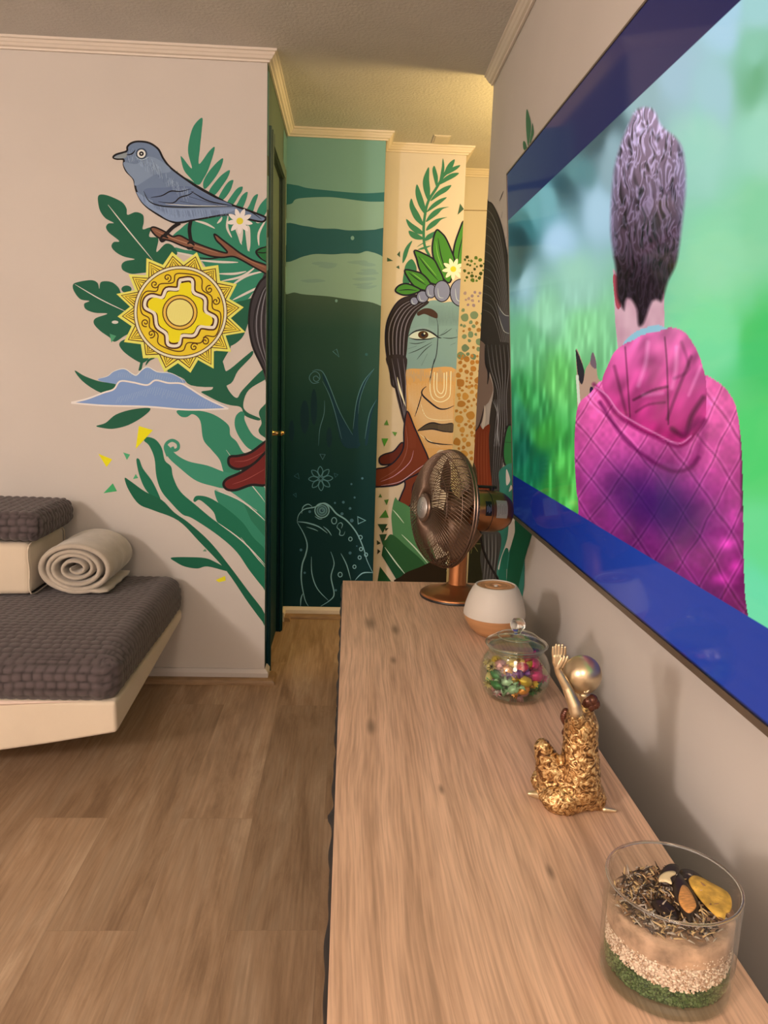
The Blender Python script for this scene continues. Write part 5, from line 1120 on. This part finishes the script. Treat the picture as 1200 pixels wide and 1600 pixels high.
done = [q for q in done if not (q.y > .016 and q.z < .048)]
for i, p_ in enumerate(done):
    nm = CN[i % len(CN)][0]
    w_ = jc_ + p_
    if p_.x > .018 and p_.z > .045: nm = 'magenta'
    elif p_.x > .015 and .028 < p_.z <= .045: nm = 'dark green'
    elif p_.z < .024: nm = rc.choice(['pink', 'silver white', 'pale green', 'pink'])
    elif p_.x < -.03: nm = rc.choice(['pale yellow', 'dark green', 'pale yellow', 'gold yellow'])
    elif abs(p_.x) < .018 and p_.z > .04: nm = rc.choice(['gold yellow', 'red', 'purple', 'gold yellow'])
    lev = 'at the bottom' if p_.z < .024 else 'low down' if p_.z < .034 else 'half way up' if p_.z < .046 else 'high up' if p_.z < .056 else 'on top'
    an = math.degrees(math.atan2(p_.y, p_.x)) % 360
    sd = 'in the core' if math.hypot(p_.x, p_.y) < .018 else 'against the ' + ('right', 'right rear', 'rear', 'left rear', 'left', 'left front', 'front', 'right front')[int((an + 22.5) // 45) % 8] + ' glass'
    if (nm, lev, sd) in used:
        nm = [n for n, c_ in CN if (n, lev, sd) not in used][0]
    used.add((nm, lev, sd))
    if nm not in protos: protos[nm] = candy_mesh(nm, FO[nm], len(protos)); o = protos[nm]
    else: o = protos[nm].copy(); C.objects.link(o)
    o.location = w_; o.rotation_euler = (rc.uniform(-1.2, 1.2), rc.uniform(-1.4, 1.4), rc.uniform(0, 6.28))
    if math.hypot(p_.x, p_.y) > .028:   # lie against the glass
        o.rotation_euler = (PI / 2 + rc.uniform(-.6, .6) * 0 + rc.uniform(-.5, .5), rc.uniform(-.9, .9), math.atan2(p_.y, p_.x))
    tag(o, f'{nm} foil wrapped sweet {lev} in the jar, {sd}', 'sweet', 'wrapped sweets in the glass jar')

# ------------------------------------------------------------------ golden figurine
YS = .935
def sp(px, py, dy=0): return at(px, py, 1, YS + dy)
K_ = .00084
M_goldskin = mat('pearly_gold', (.58, .46, .30), .30, .85, var=(14, .18))
M_golddress = bpy.data.materials.new('gold_leaf_dress'); M_golddress.use_nodes = True
nt = M_golddress.node_tree; bs = nt.nodes['Principled BSDF']; tc = nt.nodes.new('ShaderNodeTexCoord'); vo = nt.nodes.new('ShaderNodeTexVoronoi'); vo.inputs['Scale'].default_value = 210
no = nt.nodes.new('ShaderNodeTexNoise'); no.inputs['Scale'].default_value = 90; no.inputs['Detail'].default_value = 4; no.inputs['Distortion'].default_value = 2.5; nt.links.new(tc.outputs['Object'], no.inputs['Vector'])
cr = nt.nodes.new('ShaderNodeValToRGB'); el = cr.color_ramp.elements; el[0].position = .36; el[0].color = (.10, .045, .018, 1); el[1].position = .62; el[1].color = (.80, .60, .30, 1); q = el.new(.5); q.color = (.48, .27, .10, 1)
nt.links.new(no.outputs['Fac'], cr.inputs[0]); nt.links.new(cr.outputs[0], bs.inputs['Base Color']); bs.inputs['Metallic'].default_value = .75; bs.inputs['Roughness'].default_value = .27
bp = nt.nodes.new('ShaderNodeBump'); bp.inputs['Strength'].default_value = .9; bp.inputs['Distance'].default_value = .0025; nt.links.new(no.outputs['Fac'], bp.inputs['Height']); nt.links.new(bp.outputs[0], bs.inputs['Normal'])
M_hair = mat('brown_gloss', (.10, .035, .02), .22, .4)
fig = empty('golden_figurine', (.31, .935, TOPZ), 'golden figurine of a seated figure with a round bald head and raised hand', 'figurine')
def blend(b, name, m_, parent, vox=.0022, sm=6, tex=None):
    o = b.build(name, m_, parent, smooth=True); r_ = o.modifiers.new('remesh', 'REMESH'); r_.mode = 'VOXEL'; r_.voxel_size = vox; r_.use_smooth_shade = True
    s_ = o.modifiers.new('smooth', 'SMOOTH'); s_.factor = .5; s_.iterations = sm
    if tex:
        t = bpy.data.textures.new(name + '_t', 'CLOUDS'); t.noise_scale = tex[0]; d = o.modifiers.new('disp', 'DISPLACE'); d.texture = t; d.strength = tex[1]; d.mid_level = .5
    return o
def rtube(b, pts, n=18):
    P_ = [Vector(p) for p, r in pts]; rr = [r * K_ for p, r in pts]
    cp = crom([tuple(p) + (r,) for p, r in zip(P_, rr)], False, 5) if False else None
    pp = []; rs = []
    for i in range(len(P_) - 1):
        for t in np.linspace(0, 1, 6)[:-1]: pp.append(P_[i].lerp(P_[i + 1], t)); rs.append(rr[i] * (1 - t) + rr[i + 1] * t)
    pp.append(P_[-1]); rs.append(rr[-1]); b.tube(pp, rs, n); b.ball(P_[0], rr[0], n, 10); b.ball(P_[-1], rr[-1], n, 10)
b = MB()
rtube(b, [(sp(906, 1232), 33), (sp(906, 1195), 31), (sp(907, 1160), 27), (sp(908, 1130), 26), (sp(907, 1112), 20)])
zb = TOPZ
b.ball(Vector((.284, .945, zb + .016)), .018, 20, 12, (1, 1.2, .95)); b.ball(Vector((.343, .938, zb + .013)), .015, 20, 12, (1, 1.2, .95)); b.box(.277, .350, .925, .965, zb + .001, zb + .014); b.ball(Vector((.327, .940, zb + .020)), .024, 20, 12, (1.15, 1.2, .95)); b.ball(Vector((.298, .928, zb + .018)), .023, 20, 12, (1.4, 1, .95)); b.ball(Vector((.300, .965, zb + .022)), .026, 20, 12, (1.5, 1, .9))
rtube(b, [(sp(895, 1232, .01), 30), (sp(868, 1208, .01), 23), (sp(849, 1172, .01), 15)]); rtube(b, [(sp(848, 1168, .01), 14), (sp(854, 1205, .012), 17), (sp(858, 1238, .012), 15)])
rtube(b, [(sp(852, 1225, .01), 11), (sp(846, 1240, .008), 11)])
o = blend(b, 'dress', M_golddress, fig, .0022, 5, (.006, .004)); o['label'] = 'crumpled gold leaf dress'
b = MB(); rtube(b, [(sp(856, 1237, .008), 9), (sp(842, 1242, .006), 7.5), (sp(827, 1240, .005), 4.2)]); blend(b, 'shoe', M_goldskin, fig, .0014, 3)
b = MB(); rtube(b, [(Vector((.352, .925, zb + .004)), 5), (Vector((.366, .922, zb + .004)), 3)]); blend(b, 'shoe', M_goldskin, fig, .0014, 3)
# head with ear, face turned away towards the raised hand
b = MB(); hc_ = sp(910, 1054); b.ball(hc_, .0247, 40, 28, (1, 1, 1.02)); rtube(b, [(sp(911, 1080), 12), (sp(909, 1105), 11)])
ev = (Vector((0, 0, CAMH)) - hc_).normalized(); ec = sp(915, 1074, -.018)
b.ball(hc_ + Vector((-.0235, .006, -.004)), .0035, 10, 8)                       # nose
for dz in (-.012, -.0145): b.tube([hc_ + Vector((-.0205, y, dz)) for y in (-.002, .006, .013)], .0012, 6)   # lips
for y in (-.004, .015): b.tube([hc_ + Vector((-.0235, y, .002)), hc_ + Vector((-.0225, y + .006, .001))], .001, 6)
o = b.build('head', M_goldskin, fig, smooth=True)
b = MB(); b.tube([ec + Vector((.0042 * math.cos(a), -.002, .0062 * math.sin(a))) for a in np.linspace(-2.2, 2.2, 12)], .0016, 8); b.build('ear', M_goldskin, o, smooth=True)
# raised arm and open hand with five fingers
def arm(sx_, dy, nm):
    b = MB(); q = lambda x, y, e_=0: sp(x + sx_, y, dy + e_)
    rtube(b, [(q(900, 1112, -.014), 10), (q(898, 1103, -.012), 10), (q(886, 1074, -.004), 7.8), (q(873, 1050), 6.0), (q(871, 1043), 5.5)])
    for x in (-4, 0, 4): rtube(b, [(q(871, 1043), 4.6), (q(871 + x, 1034), 4.6), (q(871 + x * 1.05, 1026), 4.2)], 10)
    for i, (x, top, e_) in enumerate(((-7, 1011, 0), (-2.4, 1007, 0), (2.4, 1007.5, 0), (6.8, 1011, 0))):
        rtube(b, [(q(871 + x * .8, 1028), 2.9), (q(871 + x, 1019), 2.6), (q(871 + x * 1.05 + .6, top), 2.0)], 10)
    rtube(b, [(q(874, 1042, -.003), 3.6), (q(880, 1033, -.006), 3.0), (q(882, 1026, -.006), 2.2)], 10)
    return blend(b, nm, M_goldskin, fig, .0008, 2)
arm(0, -.012, 'arm')['label'] = 'raised arm with open hand'
arm(5, .040, 'arm')
b = MB(); rtube(b, [(sp(902, 1122, -.012), 15), (sp(899, 1134, -.010), 12)], 20); rtube(b, [(sp(896, 1120, -.02), 6), (sp(899, 1132, -.02), 5)], 12); blend(b, 'sleeve', M_golddress, fig, .0014, 4)
b = MB()
for t in range(14): b.ball(sp(884 - 3 * math.sin(t * .5), 1112 + t * 2.5, .018), .0052, 10, 8)
b.build('hair_lock', M_hair, fig, smooth=True)
b = MB()
for (x, y, r) in ((918, 1096, .0085), (925, 1094, .008), (929, 1100, .0075), (922, 1103, .008), (915, 1100, .007)): b.ball(sp(x, y, -.006), r, 12, 10)
b.build('hair_bun', M_hair, fig, smooth=True)

# ------------------------------------------------------------------ glass pot of layered stones
gc = Vector((.3175, .6440, TOPZ)); GR = .0612
pot = empty('glass_cylinder', gc, 'clear glass cylinder with layers of green gravel, white stones and sand', 'glass container')
b = MB(); b.lathe([(0, 0), (GR - .004, 0), (GR, .003), (GR + .001, .10), (GR + .0005, .1012), (GR - .0010, .1015), (GR - .0022, .1008), (GR - .0030, .016), (GR - .008, .0125), (0, .012)], gc, 96); gw = b.build('glass_wall', M_glass, pot, smooth='auto')
b = MB(); b.tube([gc + Vector(((GR - .0004) * math.cos(a), (GR - .0004) * math.sin(a), .1012)) for a in np.linspace(0, 2 * PI, 97)[:-1]], .0014, 10, closed=True); b.build('rim', M_solid, pot, smooth=True)
b = MB(); b.lathe([(0, .0005), (GR - .005, .0005), (GR - .0015, .003), (GR - .0015, .008), (GR - .005, .0115), (0, .0118)], gc, 96); b.build('thick_base', M_glass2, pot, smooth='auto')
def layer(name, m_, zlo, zhi, r=GR - .0040, lab=None, cat=None, n=96, seed=0, amp=.003):
    b = MB(); rr = random.Random(seed); ph = [rr.uniform(0, 6) for _ in range(4)]
    def hz_(a, k): return amp * (.55 * math.sin(2 * a + ph[0]) + .3 * math.sin(5 * a + ph[1]) + .25 * math.sin(11 * a + ph[2])) * k
    vs = []; K = 10
    for j in range(n):
        a = 2 * PI * j / n
        for i in range(K + 1): q = r * i / K; vs.append(gc + Vector((q * math.cos(a), q * math.sin(a), zhi(a) + hz_(a, i / K) + (.0012 * math.sin(q * 300 + a * 3)))))
        vs.append(gc + Vector((r * math.cos(a), r * math.sin(a), zlo)))
    fs = []
    for j in range(n):
        j2 = (j + 1) % n
        for i in range(K + 1): fs.append((j * (K + 2) + i, j2 * (K + 2) + i, j2 * (K + 2) + i + 1, j * (K + 2) + i + 1))
    b.add(vs, fs); return tag(b.build(name, m_, smooth=True), lab, cat, kind='stuff')
def pebbles(name, ms, z0, z1, n, s0, s1, lab, cat, seed):
    rr = random.Random(seed); b = MB(); T = (1 + 5 ** .5) / 2
    iv = [Vector(v).normalized() for v in ((-1, T, 0), (1, T, 0), (-1, -T, 0), (1, -T, 0), (0, -1, T), (0, 1, T), (0, -1, -T), (0, 1, -T), (T, 0, -1), (T, 0, 1), (-T, 0, -1), (-T, 0, 1))]
    jf = ((0, 11, 5), (0, 5, 1), (0, 1, 7), (0, 7, 10), (0, 10, 11), (1, 5, 9), (5, 11, 4), (11, 10, 2), (10, 7, 6), (7, 1, 8), (3, 9, 4), (3, 4, 2), (3, 2, 6), (3, 6, 8), (3, 8, 9), (4, 9, 5), (2, 4, 11), (6, 2, 10), (8, 6, 7), (9, 8, 1))
    for k in range(n):
        a = rr.uniform(0, 2 * PI); s = rr.uniform(s0, s1); rad = GR - .0034 - s * rr.uniform(1.0, 1.9)
        zt = z1(a); z = rr.uniform(z0(a) if callable(z0) else z0, zt); c_ = gc + Vector((rad * math.cos(a), rad * math.sin(a), z))
        sc = [s * rr.uniform(.7, 1.1) for _ in range(3)]
        b.add([c_ + Vector((v.x * sc[0] * rr.uniform(.85, 1.1), v.y * sc[1], v.z * sc[2] * rr.uniform(.85, 1.1))) for v in iv], jf, rr.randrange(len(ms)))
    return tag(b.build(name, ms, fixn=False), lab, cat, kind='stuff')
zg = lambda a: .034 + .003 * math.sin(a + .5) - .002 * math.sin(3 * a); zw = lambda a: .056 + .004 * math.sin(a + 2.2) + .002 * math.sin(4 * a); zs = lambda a: .074 + .002 * math.sin(a + 2)
M_g = [mat('green_gravel', (.050, .095, .022), .6), mat('deep_green_gravel', (.022, .050, .013), .6), mat('light_green_gravel', (.10, .155, .055), .6)]
M_w = [mat('white_chip', (.78, .66, .54), .6), mat('pale_pink_chip', (.66, .50, .40), .6), mat('tan_chip', (.42, .27, .18), .6)]
M_sand = mat('sand', (.37, .235, .16), .9, var=(55, .5), bump=(250, .6, .002))
layer('gravel_bed', M_g[1], .013, lambda a: zg(a) - .001, GR - .0068, 'dark green gravel filling the bottom of the glass cylinder', 'gravel', seed=1)
pebbles('green_gravel', M_g, .0145, zg, 3200, .0011, .0022, 'bright green gravel pressed against the lower glass of the cylinder', 'gravel', 3)
layer('stone_bed', M_w[1], .031, lambda a: zw(a) - .001, GR - .0068, 'pinkish stone chips in the middle of the glass cylinder', 'stones', seed=2)
pebbles('white_stones', M_w, lambda a: zg(a) - .0005, zw, 3000, .0007, .0019, 'white and pinkish stone chips above the green gravel', 'stones', 4)
sand = layer('sand_layer', M_sand, .053, zs, GR - .0042, 'beige sand above the white stones in the glass cylinder', 'sand', seed=3, amp=.002)
rr = random.Random(21); ms = [mat('dry_' + n, c, .7) for n, c in (('dark', (.04, .025, .018)), ('brown', (.22, .12, .06)), ('straw', (.52, .36, .18)), ('grey', (.38, .32, .27)))]
b = MB()
for k in range(950):
    a = rr.uniform(0, 2 * PI); q = .052 * math.sqrt(rr.random()); x, y = q * math.cos(a), q * math.sin(a)
    if x > .022 and rr.random() < .5: continue
    z = zs(a) + rr.uniform(.001, .008); L_ = rr.uniform(.003, .013); d = Vector((rr.uniform(-1, 1), rr.uniform(-1, 1), rr.uniform(-.4, .7))).normalized() * L_
    p0 = gc + Vector((x, y, z)); p1 = p0 + d
    if math.hypot(p1.x - gc.x, p1.y - gc.y) > .055: continue
    b.tube([p0, p0.lerp(p1, .5) + Vector((0, 0, rr.uniform(0, .001))), p1], [rr.uniform(.0004, .0011), rr.uniform(.0004, .0012), .0003], 5, rr.randrange(4))
tag(b.build('dried_bits', ms, smooth=True, fixn=False), 'dark and straw coloured dried twigs and seeds scattered on the sand', 'dried plants', kind='stuff')
M_y = mat('dried_yellow_slice', (.55, .33, .06), .45, var=(90, .4), bump=(120, .5, .002)); M_rind = mat('dark_rind', (.025, .014, .010), .4); M_am = mat('amber_flesh', (.55, .26, .08), .4, var=(160, .4, (1, 6, 1))); M_cr = mat('cream_shell', (.70, .56, .34), .5)
def gtop(px, py, z): return at(px, py, 2, TOPZ + z)
def slab_poly(name, m_, pts, z, th, smooth=True, tilt=(0, 0), parent=None):
    P_ = [gtop(900 + x / 4, 1290 + y / 4, z) for x, y in (crom(pts, True, 4) if smooth else pts)]; c_ = sum(P_, Vector()) / len(P_)
    P_ = [p + Vector((0, 0, (p.x - c_.x) * tilt[0] + (p.y - c_.y) * tilt[1])) for p in P_]; n = len(P_); b = MB()
    def sk(k, dz): return [c_ + (p - c_) * k + Vector((0, 0, dz)) for p in P_]
    vs = sk(.9, -th) + sk(1, -th * .3) + sk(.95, th * .6) + sk(.6, th * .9) + [c_ + Vector((0, 0, th)), c_ + Vector((0, 0, -th))]
    fs = [(r_ * n + i, r_ * n + (i + 1) % n, (r_ + 1) * n + (i + 1) % n, (r_ + 1) * n + i) for r_ in range(3) for i in range(n)] + [(3 * n + i, 3 * n + (i + 1) % n, 4 * n) for i in range(n)] + [((i + 1) % n, i, 4 * n + 1) for i in range(n)]
    b.add(vs, fs); return b.build(name, m_, parent, smooth=True)
o = slab_poly('dried_pod', M_rind, [(640, 290), (690, 275), (750, 300), (800, 340), (850, 380), (860, 520), (800, 540), (740, 500), (690, 400)], .0795, .003, tilt=(.05, 0)); tag(o, 'black dried rind curling beside the yellow slice in the glass cylinder', 'dried plant')
o = slab_poly('dried_slice', M_y, [(712, 325), (750, 318), (850, 370), (950, 430), (975, 490), (965, 535), (940, 545), (930, 575), (890, 565), (810, 490), (740, 410), (705, 350)], .0860, .0013, tilt=(.10, .05)); tag(o, 'yellow dried slice leaning on the right inside the glass cylinder', 'dried fruit')
o = slab_poly('dried_pod', M_rind, [(590, 310), (640, 300), (690, 360), (740, 430), (770, 500), (740, 560), (715, 605), (670, 560), (630, 480), (600, 400)], .0840, .0035); tag(o, 'black and amber dried pod lying in the middle of the glass cylinder', 'dried plant')
slab_poly('amber_face', M_am, [(660, 375), (700, 390), (745, 470), (750, 510), (710, 545), (670, 520), (640, 460)], .0872, .0015, parent=o)
o = slab_poly('dried_pod', M_rind, [(545, 270), (590, 245), (640, 255), (640, 300), (600, 370), (540, 365), (515, 330)], .0855, .003); tag(o, 'black pod with a cream face near the top of the glass cylinder', 'dried plant')
slab_poly('cream_face', M_cr, [(520, 320), (560, 290), (610, 285), (625, 300), (590, 325), (600, 365), (560, 350), (520, 350)], .0885, .0012, parent=o)
o = slab_poly('dried_pod', M_rind, [(470, 480), (520, 460), (570, 480), (640, 540), (640, 590), (570, 580), (500, 530)], .0805, .003); tag(o, 'small dark curled pod at the front of the glass cylinder', 'dried plant')
